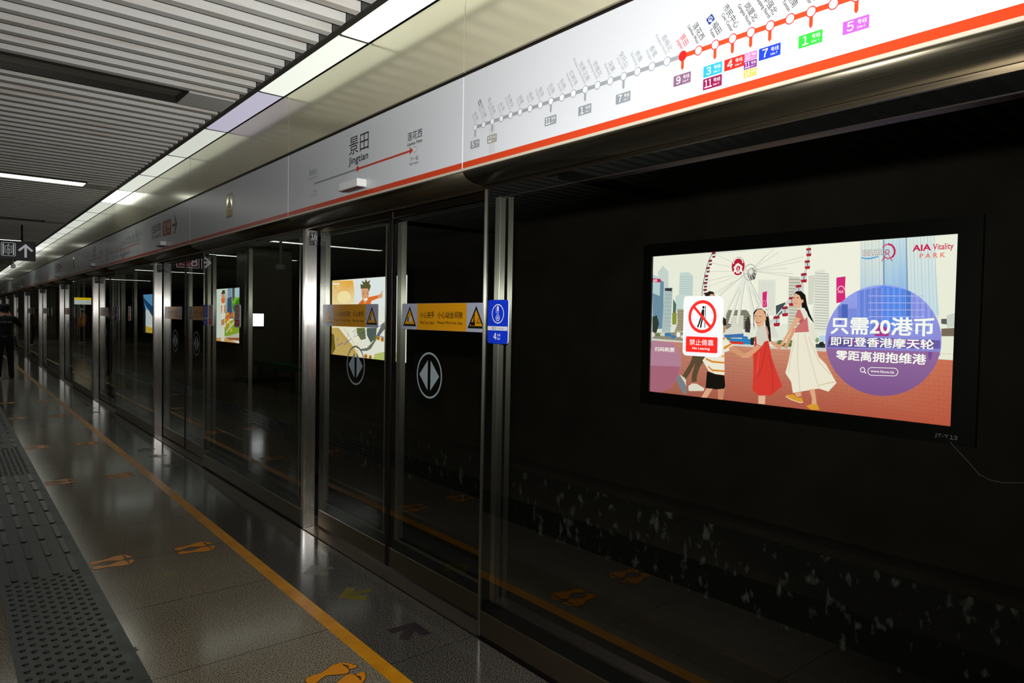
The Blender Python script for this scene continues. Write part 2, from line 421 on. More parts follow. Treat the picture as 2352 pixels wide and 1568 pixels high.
# ------------------------------------------------------------------ printed posters: shapes in millimetres on the sheet
AD_WHEEL = [
('g',['d9dcd6','efeee2','ece9d8','dfe2da'],[-29,1517,2988,1518,3023,503,1,555]),
('p','f3f0e4',[741,1485,2384,1512,2408,796,764,769]),
('p','ecebdf',[-3,1507,741,1499,764,769,15,757]),
('p','c9d3d2',[65,1327,135,1400,213,1328,220,1094,129,1096]),
('p','6c8ca3',[-3,1307,154,1217,157,706,11,695]),
('p','b8cdd4',[-3,1307,105,1264,102,1065,4,1098]),
('p','c01e50',[-1,1265,109,1252,107,1215,0,1225]),
('t','ffffff','AIA',[3,1226,62,1256],12,0),
('p','aebdc0',[165,1156,274,1153,259,671,143,668]),
('p','30363c',[171,1151,267,1149,264,1114,170,1122]),
('l','8fa3a8',4,[164,1080,265,1075]),
('l','8fa3a8',4,[165,1037,267,1033]),
('l','8fa3a8',4,[167,994,268,991]),
('l','8fa3a8',4,[168,952,269,948]),
('l','8fa3a8',4,[169,909,271,906]),
('l','8fa3a8',4,[171,867,272,864]),
('l','8fa3a8',4,[172,824,273,822]),
('l','8fa3a8',4,[173,781,275,780]),
('l','8fa3a8',4,[175,739,276,737]),
('p','c7d6d4',[364,1312,480,1314,536,1271,536,1059,430,1060,413,897,310,897,317,1062,357,1076]),
('l','9db0b4',3,[365,1270,530,1255]),
('l','9db0b4',3,[366,1245,530,1230]),
('l','9db0b4',3,[367,1219,531,1205]),
('l','9db0b4',3,[368,1194,532,1180]),
('l','9db0b4',3,[369,1169,533,1156]),
('l','9db0b4',3,[369,1143,534,1131]),
('l','9db0b4',3,[370,1118,534,1106]),
('l','9db0b4',3,[371,1093,535,1081]),
('p','a49a80',[344,920,457,917,459,683,311,672,349,763]),
('l','6f6a58',4,[344,894,453,895]),
('l','6f6a58',4,[345,870,453,871]),
('l','6f6a58',4,[346,846,454,847]),
('l','6f6a58',4,[347,823,455,824]),
('l','6f6a58',4,[347,799,456,800]),
('l','6f6a58',4,[348,775,456,776]),
('l','6f6a58',4,[349,751,457,753]),
('l','6f6a58',4,[350,727,458,729]),
('l','6f6a58',4,[351,703,459,705]),
('p','4d6a66',[285,1033,327,972,324,852,287,867]),
('p','8a9438',[277,879,338,879,336,755,281,754]),
('p','2c3a34',[6,835,70,851,102,759,67,650,13,618]),
('p','e4e2d8',[1292,1209,1476,1199,1481,860,1384,859,1300,967]),
('l','cfd2cc',4,[1300,1188,1309,913]),
('l','cfd2cc',4,[1325,1188,1334,913]),
('l','cfd2cc',4,[1350,1187,1359,913]),
('l','cfd2cc',4,[1374,1186,1383,913]),
('l','cfd2cc',4,[1399,1185,1408,913]),
('l','cfd2cc',4,[1423,1185,1432,913]),
('l','cfd2cc',4,[1448,1184,1457,913]),
('p','d3cfc2',[1606,1222,1706,1218,1755,1142,1750,709,1609,705]),
('l','9a958a',5,[1607,1198,1721,1192]),
('l','9a958a',5,[1608,1170,1722,1164]),
('l','9a958a',5,[1609,1141,1722,1136]),
('l','9a958a',5,[1610,1113,1723,1107]),
('l','9a958a',5,[1610,1084,1724,1079]),
('l','9a958a',5,[1611,1056,1725,1051]),
('l','9a958a',5,[1612,1027,1726,1023]),
('l','9a958a',5,[1613,999,1727,995]),
('l','9a958a',5,[1614,970,1728,967]),
('l','9a958a',5,[1615,941,1729,939]),
('l','9a958a',5,[1616,913,1730,910]),
('l','9a958a',5,[1617,884,1731,882]),
('l','9a958a',5,[1618,856,1732,854]),
('l','9a958a',5,[1619,827,1733,826]),
('l','9a958a',5,[1620,799,1734,798]),
('l','9a958a',5,[1621,770,1735,770]),
('l','9a958a',5,[1622,742,1735,741]),
('p','d8d6cb',[1792,1224,1853,1228,1859,963,1801,964]),
('p','e3e2da',[1856,1268,1945,1276,1950,1236,1988,1229,2005,715,1835,711]),
('l','a7a59b',4,[1853,1246,1984,1235]),
('l','a7a59b',4,[1854,1223,1985,1211]),
('l','a7a59b',4,[1854,1199,1986,1188]),
('l','a7a59b',4,[1855,1175,1986,1164]),
('l','a7a59b',4,[1856,1151,1987,1141]),
('l','a7a59b',4,[1857,1127,1988,1117]),
('l','a7a59b',4,[1857,1103,1989,1094]),
('l','a7a59b',4,[1858,1079,1989,1070]),
('l','a7a59b',4,[1859,1055,1990,1047]),
('l','a7a59b',4,[1860,1031,1991,1023]),
('l','a7a59b',4,[1861,1007,1992,1000]),
('l','a7a59b',4,[1861,984,1993,976]),
('l','a7a59b',4,[1862,960,1993,953]),
('l','a7a59b',4,[1863,936,1994,929]),
('l','a7a59b',4,[1864,912,1995,906]),
('l','a7a59b',4,[1865,888,1996,882]),
('l','a7a59b',4,[1865,864,1996,859]),
('l','a7a59b',4,[1866,840,1997,835]),
('l','a7a59b',4,[1867,816,1998,812]),
('l','a7a59b',4,[1868,792,1999,788]),
('l','a7a59b',4,[1869,768,2000,764]),
('l','a7a59b',4,[1869,744,2000,741]),
('p','3d4f57',[1484,952,1578,985,1580,913,1492,834]),
('p','8c8878',[955,913,1174,913,1221,858,1225,722,930,716]),
('l','5f5b50',5,[956,892,1205,892]),
('l','5f5b50',5,[957,866,1206,868]),
('l','5f5b50',5,[958,841,1206,843]),
('l','5f5b50',5,[959,816,1207,819]),
('l','5f5b50',5,[959,791,1208,794]),
('l','5f5b50',5,[960,766,1209,770]),
('l','5f5b50',5,[961,740,1210,745]),
('p','d6d2c6',[1005,857,1145,858,1149,721,1009,718]),
('p','3e3432',[1163,789,1198,858,1224,777,1219,688,1166,694]),
('g',['e2e5de','dfe8ea','c6dcec','9fc4ea'],[2247,1499,2818,1505,2879,870,2268,865]),
('g',['cfe2e8','c5dcea','5f9df0','7db2ea'],[2434,1502,2608,1500,2655,868,2456,867]),
('l','c3ced0',3,[2258,1498,2283,842]),
('l','aebdc6',3,[2287,1498,2313,842]),
('l','c3ced0',3,[2316,1498,2343,842]),
('l','aebdc6',3,[2344,1499,2372,843]),
('l','c3ced0',3,[2373,1499,2402,843]),
('l','aebdc6',3,[2401,1499,2431,843]),
('l','c3ced0',3,[2429,1499,2460,843]),
('l','aebdc6',3,[2456,1499,2488,844]),
('l','c3ced0',3,[2484,1499,2517,844]),
('l','aebdc6',3,[2511,1500,2545,844]),
('l','c3ced0',3,[2538,1500,2573,844]),
('l','aebdc6',3,[2565,1500,2601,845]),
('l','c3ced0',3,[2592,1500,2629,845]),
('l','aebdc6',3,[2618,1500,2656,845]),
('l','c3ced0',3,[2644,1500,2683,846]),
('l','aebdc6',3,[2670,1501,2710,846]),
('l','c3ced0',3,[2696,1501,2737,846]),
('l','aebdc6',3,[2722,1501,2764,846]),
('l','c3ced0',3,[2748,1501,2790,847]),
('l','aebdc6',3,[2773,1501,2816,847]),
('l','c3ced0',3,[2798,1501,2842,847]),
('l','aebdc6',3,[2823,1501,2868,847]),
('l','7f98b0',7,[2615,1505,2650,868]),
('l','6a88a8',7,[2440,1502,2455,1111]),
('p','cdd0ca',[2933,870,2995,892,2999,784,2937,772]),
('p','5c5c5c',[2895,842,2934,843,2936,799,2896,804]),
('p','7a6a58',[2898,765,2997,773,3000,708,2900,705]),
('p','8f8a78',[12,656,474,676,478,558,14,571]),
('e','e3d2cf',[18,636,31,29]),
('e','5c7a4a',[90,634,29,16]),
('e','d8d0c8',[161,642,41,18]),
('e','3f78b0',[230,641,48,22]),
('e','3f78b0',[300,620,32,17]),
('e','f3efea',[367,644,26,27]),
('e','e3d2cf',[434,625,40,19]),
('e','efe6e2',[938,618,28,22]),
('e','5c7a4a',[997,623,42,19]),
('e','d8d0c8',[1055,629,43,15]),
('e','8aa070',[1112,651,24,16]),
('e','3f78b0',[1169,635,35,18]),
('e','f3efea',[1226,616,33,21]),
('e','5c7a4a',[1281,627,39,22]),
('e','efe6e2',[1336,615,41,22]),
('e','e3d2cf',[1390,621,27,20]),
('e','f3efea',[1443,627,34,16]),
('e','d8d0c8',[1496,608,25,15]),
('e','5c7a4a',[1548,613,39,14]),
('e','d8d0c8',[1599,648,36,13]),
('e','5c7a4a',[1650,617,35,13]),
('e','f3efea',[1701,617,26,20]),
('e','f3efea',[1750,611,37,19]),
('e','efe6e2',[1799,635,19,20]),
('e','efe6e2',[1848,608,36,16]),
('e','8aa070',[1895,641,18,23]),
('e','8aa070',[1942,632,20,23]),
('p','3f6fb0',[931,674,1151,686,1152,638,932,631]),
('p','2d7fc0',[996,626,1229,627,1230,573,998,571]),
('p','d83020',[989,598,1154,594,1155,559,991,563]),
('p','e8c030',[951,562,1147,561,1147,548,951,548]),
('p','2a2a28',[1228,641,1266,642,1268,561,1231,559]),
('p','4a6a38',[1478,602,1673,603,1674,565,1480,559]),
('p','bcd4e8',[1914,681,1983,683,1985,628,1916,625]),
('p','33404a',[1884,605,1973,608,1975,565,1886,561]),
('e','2a2622',[1938,603,25,22]),
('p','d4d2ce',[14,593,477,578,1479,567,1987,572,1988,538,1480,543,478,555,14,571]),
('g',['c58672','cf8a70','d07a5e','cc6f55','b8523c','a84a36','b05238','9a5548'],[7,571,1480,543,2416,537,3000,518,3007,-10,2203,-32,1265,-38,7,-83]),
('l','a04a34',1,[2,540,668,546,1251,552,1764,557,2220,561,2629,565,2996,568]),
('l','a04a34',1,[3,501,669,505,1252,509,1766,512,2222,515,2630,517,2997,520]),
('l','a04a34',1,[4,467,670,469,1253,471,1767,472,2223,474,2632,475,2999,476]),
('l','a04a34',1,[5,433,672,433,1254,433,1768,433,2225,433,2633,433,3000,433]),
('l','a04a34',1,[6,398,673,396,1256,395,1770,393,2226,392,2634,390,3002,389]),
('l','96452f',1,[16,398,5,365]),
('l','96452f',1,[159,398,148,364]),
('l','96452f',1,[298,398,288,364]),
('l','96452f',1,[433,397,423,363]),
('l','96452f',1,[564,397,554,362]),
('l','96452f',1,[692,396,682,361]),
('l','96452f',1,[816,396,807,360]),
('l','96452f',1,[937,396,928,360]),
('l','96452f',1,[1054,395,1046,359]),
('l','96452f',1,[1169,395,1161,358]),
('l','96452f',1,[1281,394,1273,358]),
('l','96452f',1,[1390,394,1383,357]),
('l','96452f',1,[1496,394,1489,356]),
('l','96452f',1,[1600,393,1593,356]),
('l','96452f',1,[1701,393,1694,355]),
('l','96452f',1,[1800,393,1793,355]),
('l','96452f',1,[1896,393,1890,354]),
('l','96452f',1,[1991,392,1984,353]),
('l','96452f',1,[2083,392,2077,353]),
('l','96452f',1,[2172,392,2167,352]),
('l','96452f',1,[2260,391,2255,352]),
('l','96452f',1,[2346,391,2341,351]),
('l','96452f',1,[2430,391,2425,351]),
('l','96452f',1,[2512,391,2507,350]),
('l','96452f',1,[2593,390,2588,350]),
('l','96452f',1,[2671,390,2667,349]),
('l','96452f',1,[2748,390,2744,349]),
('l','96452f',1,[2824,390,2819,348]),
('l','96452f',1,[2898,389,2893,348]),
('l','96452f',1,[2970,389,2966,348]),
('l','a04a34',1,[7,364,674,360,1257,356,1771,353,2228,350,2636,348,3003,346]),
('l','96452f',1,[89,364,78,335]),
('l','96452f',1,[230,363,220,333]),
('l','96452f',1,[367,362,357,332]),
('l','96452f',1,[500,361,490,331]),
('l','96452f',1,[629,360,620,330]),
('l','96452f',1,[755,360,746,329]),
('l','96452f',1,[878,359,869,328]),
('l','96452f',1,[997,358,989,327]),
('l','96452f',1,[1113,357,1105,326]),
('l','96452f',1,[1227,357,1219,325]),
('l','96452f',1,[1337,356,1329,324]),
('l','96452f',1,[1445,355,1437,323]),
('l','96452f',1,[1550,355,1542,322]),
('l','96452f',1,[1652,354,1645,321]),
('l','96452f',1,[1752,353,1745,320]),
('l','96452f',1,[1850,353,1843,319]),
('l','96452f',1,[1945,352,1939,318]),
('l','96452f',1,[2038,352,2032,318]),
('l','96452f',1,[2129,351,2123,317]),
('l','96452f',1,[2218,351,2212,316]),
('l','96452f',1,[2305,350,2299,315]),
('l','96452f',1,[2390,349,2384,315]),
('l','96452f',1,[2473,349,2467,314]),
('l','96452f',1,[2554,348,2549,313]),
('l','96452f',1,[2634,348,2629,312]),
('l','96452f',1,[2712,347,2707,312]),
('l','96452f',1,[2788,347,2783,311]),
('l','96452f',1,[2862,347,2858,311]),
('l','96452f',1,[2936,346,2931,310]),
('l','96452f',1,[3007,346,3003,309]),
('l','a04a34',1,[8,334,675,328,1258,323,1772,319,2229,315,2637,311,3005,308]),
('l','96452f',1,[18,334,7,305]),
('l','96452f',1,[161,333,150,304]),
('l','96452f',1,[300,332,290,302]),
('l','96452f',1,[435,330,425,300]),
('l','96452f',1,[566,329,556,299]),
('l','96452f',1,[694,328,684,298]),
('l','96452f',1,[818,327,809,296]),
('l','96452f',1,[939,326,930,295]),
('l','96452f',1,[1057,325,1048,293]),
('l','96452f',1,[1172,324,1163,292]),
('l','96452f',1,[1283,323,1275,291]),
('l','96452f',1,[1392,322,1385,290]),
('l','96452f',1,[1499,321,1491,288]),
('l','96452f',1,[1602,320,1595,287]),
('l','96452f',1,[1704,319,1697,286]),
('l','96452f',1,[1802,318,1796,285]),
('l','96452f',1,[1899,317,1892,284]),
('l','96452f',1,[1993,317,1987,283]),
('l','96452f',1,[2085,316,2079,282]),
('l','96452f',1,[2175,315,2169,281]),
('l','96452f',1,[2263,314,2257,280]),
('l','96452f',1,[2349,313,2343,279]),
('l','96452f',1,[2433,313,2427,278]),
('l','96452f',1,[2515,312,2510,277]),
('l','96452f',1,[2595,311,2590,276]),
('l','96452f',1,[2674,311,2669,275]),
('l','96452f',1,[2751,310,2746,274]),
('l','96452f',1,[2827,309,2822,273]),
('l','96452f',1,[2900,309,2896,272]),
('l','96452f',1,[2973,308,2968,272]),
('l','a04a34',1,[9,304,676,297,1259,290,1773,284,2230,279,2638,274,3006,270]),
('l','96452f',1,[91,303,80,274]),
('l','96452f',1,[232,302,221,272]),
('l','96452f',1,[369,300,359,270]),
('l','96452f',1,[502,299,492,268]),
('l','96452f',1,[631,297,622,267]),
('l','96452f',1,[757,296,748,265]),
('l','96452f',1,[880,294,871,263]),
('l','96452f',1,[999,293,991,261]),
('l','96452f',1,[1116,291,1107,260]),
('l','96452f',1,[1229,290,1221,258]),
('l','96452f',1,[1339,289,1332,257]),
('l','96452f',1,[1447,288,1439,255]),
('l','96452f',1,[1552,286,1545,254]),
('l','96452f',1,[1655,285,1647,252]),
('l','96452f',1,[1755,284,1748,251]),
('l','96452f',1,[1852,283,1845,249]),
('l','96452f',1,[1947,282,1941,248]),
('l','96452f',1,[2041,281,2034,247]),
('l','96452f',1,[2132,280,2125,245]),
('l','96452f',1,[2220,279,2214,244]),
('l','96452f',1,[2307,278,2302,243]),
('l','96452f',1,[2392,277,2387,242]),
('l','96452f',1,[2475,276,2470,241]),
('l','96452f',1,[2557,275,2551,239]),
('l','96452f',1,[2636,274,2631,238]),
('l','96452f',1,[2714,273,2709,237]),
('l','96452f',1,[2790,272,2785,236]),
('l','96452f',1,[2865,271,2860,235]),
('l','96452f',1,[2938,270,2933,234]),
('l','96452f',1,[3010,270,3005,233]),
('l','a04a34',1,[10,274,677,265,1260,256,1774,249,2231,243,2640,237,3007,232]),
('l','96452f',1,[20,274,9,249]),
('l','96452f',1,[163,272,152,247]),
('l','96452f',1,[302,270,291,245]),
('l','96452f',1,[437,268,427,243]),
('l','96452f',1,[568,266,558,240]),
('l','96452f',1,[696,265,686,238]),
('l','96452f',1,[820,263,811,236]),
('l','96452f',1,[941,261,932,234]),
('l','96452f',1,[1059,259,1050,232]),
('l','96452f',1,[1174,258,1165,231]),
('l','96452f',1,[1286,256,1277,229]),
('l','96452f',1,[1395,255,1387,227]),
('l','96452f',1,[1501,253,1493,225]),
('l','96452f',1,[1605,252,1597,223]),
('l','96452f',1,[1706,250,1699,222]),
('l','96452f',1,[1805,249,1798,220]),
('l','96452f',1,[1901,247,1894,219]),
('l','96452f',1,[1995,246,1989,217]),
('l','96452f',1,[2087,245,2081,216]),
('l','96452f',1,[2177,243,2171,214]),
('l','96452f',1,[2265,242,2259,213]),
('l','96452f',1,[2351,241,2345,211]),
('l','96452f',1,[2435,240,2430,210]),
('l','96452f',1,[2518,239,2512,208]),
('l','96452f',1,[2598,237,2593,207]),
('l','96452f',1,[2677,236,2671,206]),
('l','96452f',1,[2754,235,2749,205]),
('l','96452f',1,[2829,234,2824,203]),
('l','96452f',1,[2903,233,2898,202]),
('l','96452f',1,[2975,232,2971,201]),
('l','a04a34',1,[11,249,678,238,1261,228,1775,219,2232,212,2641,205,3008,199]),
('l','96452f',1,[93,247,82,222]),
('l','96452f',1,[234,245,223,220]),
('l','96452f',1,[370,243,360,217]),
('l','96452f',1,[504,241,494,215]),
('l','96452f',1,[633,238,624,212]),
('l','96452f',1,[759,236,750,210]),
('l','96452f',1,[882,234,873,208]),
('l','96452f',1,[1001,232,993,205]),
('l','96452f',1,[1118,230,1109,203]),
('l','96452f',1,[1231,228,1223,201]),
('l','96452f',1,[1341,227,1333,199]),
('l','96452f',1,[1449,225,1441,197]),
('l','96452f',1,[1554,223,1547,195]),
('l','96452f',1,[1657,221,1649,193]),
('l','96452f',1,[1757,220,1750,191]),
('l','96452f',1,[1854,218,1847,189]),
('l','96452f',1,[1950,216,1943,188]),
('l','96452f',1,[2043,215,2036,186]),
('l','96452f',1,[2134,213,2127,184]),
('l','96452f',1,[2223,212,2217,183]),
('l','96452f',1,[2310,210,2304,181]),
('l','96452f',1,[2395,209,2389,179]),
('l','96452f',1,[2478,208,2472,178]),
('l','96452f',1,[2559,206,2554,176]),
('l','96452f',1,[2639,205,2633,175]),
('l','96452f',1,[2716,204,2711,173]),
('l','96452f',1,[2793,202,2788,172]),
('l','96452f',1,[2867,201,2862,170]),
('l','96452f',1,[2941,200,2936,169]),
('l','96452f',1,[3012,199,3007,168]),
('l','a04a34',1,[12,223,679,210,1262,199,1776,190,2233,181,2642,173,3009,166]),
('l','96452f',1,[21,223,10,198]),
('l','96452f',1,[164,220,154,195]),
('l','96452f',1,[303,218,293,192]),
('l','96452f',1,[438,215,428,189]),
('l','96452f',1,[570,212,560,186]),
('l','96452f',1,[697,210,688,184]),
('l','96452f',1,[822,208,813,181]),
('l','96452f',1,[943,205,934,179]),
('l','96452f',1,[1061,203,1052,176]),
('l','96452f',1,[1175,201,1167,174]),
('l','96452f',1,[1287,199,1279,171]),
('l','96452f',1,[1396,197,1389,169]),
('l','96452f',1,[1503,195,1495,167]),
('l','96452f',1,[1607,193,1599,165]),
('l','96452f',1,[1708,191,1701,163]),
('l','96452f',1,[1807,189,1800,160]),
('l','96452f',1,[1903,187,1896,158]),
('l','96452f',1,[1997,185,1991,156]),
('l','96452f',1,[2090,184,2083,155]),
('l','96452f',1,[2179,182,2173,153]),
('l','96452f',1,[2267,180,2261,151]),
('l','96452f',1,[2353,179,2347,149]),
('l','96452f',1,[2437,177,2432,147]),
('l','96452f',1,[2520,176,2514,145]),
('l','96452f',1,[2600,174,2595,144]),
('l','96452f',1,[2679,173,2674,142]),
('l','96452f',1,[2756,171,2751,140]),
('l','96452f',1,[2831,170,2826,139]),
('l','96452f',1,[2905,168,2900,137]),
('l','96452f',1,[2978,167,2973,136]),
('l','a04a34',1,[12,197,680,183,1263,171,1777,160,2234,150,2643,141,3011,134]),
('l','96452f',1,[94,196,83,171]),
('l','96452f',1,[235,193,225,167]),
('l','96452f',1,[372,190,362,164]),
('l','96452f',1,[505,187,496,161]),
('l','96452f',1,[635,184,625,158]),
('l','96452f',1,[761,181,752,155]),
('l','96452f',1,[884,179,875,152]),
('l','96452f',1,[1003,176,994,149]),
('l','96452f',1,[1119,174,1111,147]),
('l','96452f',1,[1233,171,1225,144]),
('l','96452f',1,[1343,169,1335,141]),
('l','96452f',1,[1451,167,1443,139]),
('l','96452f',1,[1556,165,1549,136]),
('l','96452f',1,[1659,162,1651,134]),
('l','96452f',1,[1759,160,1752,132]),
('l','96452f',1,[1856,158,1849,129]),
('l','96452f',1,[1952,156,1945,127]),
('l','96452f',1,[2045,154,2038,125]),
('l','96452f',1,[2136,152,2129,123]),
('l','96452f',1,[2225,150,2219,121]),
('l','96452f',1,[2312,148,2306,119]),
('l','96452f',1,[2397,147,2391,117]),
('l','96452f',1,[2480,145,2474,115]),
('l','96452f',1,[2561,143,2556,113]),
('l','96452f',1,[2641,141,2635,111]),
('l','96452f',1,[2719,140,2713,109]),
('l','96452f',1,[2795,138,2790,108]),
('l','96452f',1,[2870,137,2865,106]),
('l','96452f',1,[2943,135,2938,104]),
('l','96452f',1,[3014,134,3010,102]),
('l','a04a34',1,[13,172,680,156,1264,142,1778,130,2235,119,2644,110,3012,101]),
('l','96452f',1,[23,171,12,147]),
('l','96452f',1,[166,168,155,143]),
('l','96452f',1,[305,165,295,139]),
('l','96452f',1,[440,162,430,136]),
('l','96452f',1,[571,159,562,132]),
('l','96452f',1,[699,156,690,129]),
('l','96452f',1,[824,153,814,126]),
('l','96452f',1,[945,150,936,123]),
('l','96452f',1,[1062,147,1054,120]),
('l','96452f',1,[1177,144,1169,117]),
('l','96452f',1,[1289,142,1281,114]),
('l','96452f',1,[1398,139,1391,111]),
('l','96452f',1,[1505,137,1497,109]),
('l','96452f',1,[1609,134,1601,106]),
('l','96452f',1,[1710,132,1703,103]),
('l','96452f',1,[1809,129,1802,101]),
('l','96452f',1,[1905,127,1898,98]),
('l','96452f',1,[1999,125,1993,96]),
('l','96452f',1,[2092,123,2085,93]),
('l','96452f',1,[2182,121,2175,91]),
('l','96452f',1,[2269,119,2263,89]),
('l','96452f',1,[2355,116,2350,87]),
('l','96452f',1,[2440,114,2434,85]),
('l','96452f',1,[2522,113,2516,82]),
('l','96452f',1,[2602,111,2597,80]),
('l','96452f',1,[2681,109,2676,78]),
('l','96452f',1,[2758,107,2753,76]),
('l','96452f',1,[2834,105,2829,74]),
('l','96452f',1,[2907,103,2903,73]),
('l','96452f',1,[2980,102,2975,71]),
('l','a04a34',1,[14,146,681,129,1265,114,1779,100,2236,88,2645,78,3013,68]),
('l','96452f',1,[96,144,85,119]),
('l','96452f',1,[237,140,226,115]),
('l','96452f',1,[374,137,364,111]),
('l','96452f',1,[507,133,497,107]),
('l','96452f',1,[637,130,627,104]),
('l','96452f',1,[763,127,753,100]),
('l','96452f',1,[885,123,876,97]),
('l','96452f',1,[1005,120,996,93]),
('l','96452f',1,[1121,117,1113,90]),
('l','96452f',1,[1235,114,1226,87]),
('l','96452f',1,[1345,112,1337,84]),
('l','96452f',1,[1453,109,1445,81]),
('l','96452f',1,[1558,106,1550,78]),
('l','96452f',1,[1660,103,1653,75]),
('l','96452f',1,[1761,101,1753,72]),
('l','96452f',1,[1858,98,1851,69]),
('l','96452f',1,[1954,96,1947,67]),
('l','96452f',1,[2047,93,2040,64]),
('l','96452f',1,[2138,91,2132,62]),
('l','96452f',1,[2227,89,2221,59]),
('l','96452f',1,[2314,86,2308,57]),
('l','96452f',1,[2399,84,2393,54]),
('l','96452f',1,[2482,82,2476,52]),
('l','96452f',1,[2563,80,2558,50]),
('l','96452f',1,[2643,78,2638,48]),
('l','96452f',1,[2721,76,2716,45]),
('l','96452f',1,[2797,74,2792,43]),
('l','96452f',1,[2872,72,2867,41]),
('l','96452f',1,[2945,70,2940,39]),
('l','96452f',1,[3017,68,3012,37]),
('l','a04a34',1,[15,120,682,101,1266,85,1780,71,2237,58,2646,46,3014,36]),
('l','96452f',1,[25,120,13,121]),
('l','96452f',1,[168,116,156,117]),
('l','96452f',1,[307,112,296,113]),
('l','96452f',1,[442,108,431,109]),
('l','96452f',1,[573,105,563,105]),
('l','96452f',1,[701,101,691,102]),
('l','96452f',1,[825,97,815,98]),
('l','96452f',1,[946,94,937,95]),
('l','96452f',1,[1064,91,1055,92]),
('l','96452f',1,[1179,87,1170,89]),
('l','96452f',1,[1291,84,1282,85]),
('l','96452f',1,[1400,81,1391,82]),
('l','96452f',1,[1507,78,1498,79]),
('l','96452f',1,[1610,75,1602,76]),
('l','96452f',1,[1712,72,1704,74]),
('l','96452f',1,[1811,70,1803,71]),
('l','96452f',1,[1907,67,1899,68]),
('l','96452f',1,[2001,64,1994,66]),
('l','96452f',1,[2094,62,2086,63]),
('l','96452f',1,[2184,59,2176,60]),
('l','96452f',1,[2272,57,2264,58]),
('l','96452f',1,[2358,54,2351,56]),
('l','96452f',1,[2442,52,2435,53]),
('l','96452f',1,[2524,50,2517,51]),
('l','96452f',1,[2604,47,2598,49]),
('l','96452f',1,[2683,45,2677,46]),
('l','96452f',1,[2760,43,2754,44]),
('l','96452f',1,[2836,41,2830,42]),
('l','96452f',1,[2910,39,2904,40]),
('l','96452f',1,[2982,37,2976,38]),
('l','cfccc2',4,[1214,1293,774,1497]),
('l','cfccc2',4,[1214,1293,744,1399]),
('l','cfccc2',4,[1214,1293,730,1307]),
('l','cfccc2',4,[1214,1293,713,1207]),
('l','cfccc2',4,[1214,1293,702,1143]),
('l','cfccc2',4,[1214,1293,755,1056]),
('l','cfccc2',4,[1214,1293,853,1082]),
('l','cfccc2',4,[1214,1293,979,1164]),
('l','cfccc2',4,[1214,1293,1365,1433]),
('l','cfccc2',4,[1214,1293,1507,1463]),
('l','cfccc2',4,[1214,1293,1753,1403]),
('l','cfccc2',4,[1214,1293,1728,1360]),
('l','cfccc2',4,[1214,1293,1720,1207]),
('l','cfccc2',4,[1214,1293,1651,1248]),
('l','cfccc2',4,[1214,1293,1595,1302]),
('l','cfccc2',4,[1214,1293,1449,1493]),
('l','e9e6de',16,[1154,1282,926,842]),
('l','b9b6ae',4,[1165,1275,942,842]),
('l','e9e6de',22,[1154,1282,992,773]),
('l','b9b6ae',4,[1165,1275,1008,773]),
('l','e9e6de',26,[1154,1282,1073,691]),
('l','b9b6ae',4,[1165,1275,1089,692]),
('l','e9e6de',30,[1154,1282,1301,697]),
('l','b9b6ae',4,[1165,1275,1316,697]),
('l','e9e6de',26,[1154,1282,1426,674]),
('l','b9b6ae',4,[1165,1275,1440,674]),
('l','e9e6de',20,[1154,1282,1512,663]),
('l','b9b6ae',4,[1165,1275,1526,663]),
('l','e9e6de',10,[1154,1282,854,1054]),
('l','b9b6ae',4,[1165,1275,870,1054]),
('p','dcd8cf',[931,688,1070,788,1166,680,931,660]),
('p','dedad2',[1361,658,1472,781,1533,650,1361,645]),
('o','bdb9b0',8,[1207,1280,68,78]),
('e','8f8b84',[1223,1265,45,61]),
('e','5b5854',[1242,1238,27,33]),
('e','c9c5bd',[1215,1286,24,30]),
('l','efece6',4,[1215,1286,1281,1277]),
('l','efece6',4,[1215,1286,1270,1231]),
('l','efece6',4,[1215,1286,1238,1204]),
('l','efece6',4,[1215,1286,1196,1205]),
('l','efece6',4,[1215,1286,1162,1235]),
('l','efece6',4,[1215,1286,1148,1283]),
('l','efece6',4,[1215,1286,1160,1329]),
('l','efece6',4,[1215,1286,1193,1355]),
('l','efece6',4,[1215,1286,1234,1353]),
('l','efece6',4,[1215,1286,1267,1322]),
('l','6d6a66',6,[771,1497,742,1442,716,1379,693,1301,676,1215,661,1144,659,1057]),
('l','e8e4dc',10,[790,1496,762,1441,736,1378,713,1300,696,1215,681,1143,679,1057]),
('p','8c2030',[765,1504,808,1504,811,1485,768,1481]),
('p','d9e0e4',[768,1481,811,1485,810,1465,772,1464]),
('p','6e1826',[770,1464,810,1465,805,1448,775,1447]),
('p','8c2030',[726,1428,769,1429,772,1409,729,1405]),
('p','d9e0e4',[729,1405,772,1409,771,1389,732,1388]),
('p','6e1826',[731,1388,771,1389,766,1372,736,1371]),
('p','8c2030',[702,1355,745,1356,747,1336,704,1332]),
('p','d9e0e4',[704,1332,747,1336,746,1316,708,1315]),
('p','6e1826',[706,1315,746,1316,742,1299,712,1297]),
('p','8c2030',[684,1273,728,1274,730,1254,686,1249]),
('p','d9e0e4',[686,1249,730,1254,729,1234,690,1232]),
('p','6e1826',[689,1232,729,1234,724,1217,694,1215]),
('p','8c2030',[674,1201,718,1202,721,1182,677,1178]),
('p','d9e0e4',[677,1178,721,1182,719,1162,681,1160]),
('p','6e1826',[679,1160,719,1162,715,1145,685,1143]),
('p','8c2030',[673,1129,717,1131,719,1111,676,1106]),
('p','d9e0e4',[676,1106,719,1111,718,1091,680,1088]),
('p','6e1826',[678,1088,718,1091,714,1073,684,1071]),
('l','8a8680',14,[1796,1501,1795,1419,1783,1306,1747,1193,1684,1093,1606,984,1525,887,1430,780]),
('l','efece6',8,[1796,1501,1795,1419,1783,1306,1747,1193,1684,1093,1606,984,1525,887,1430,780]),
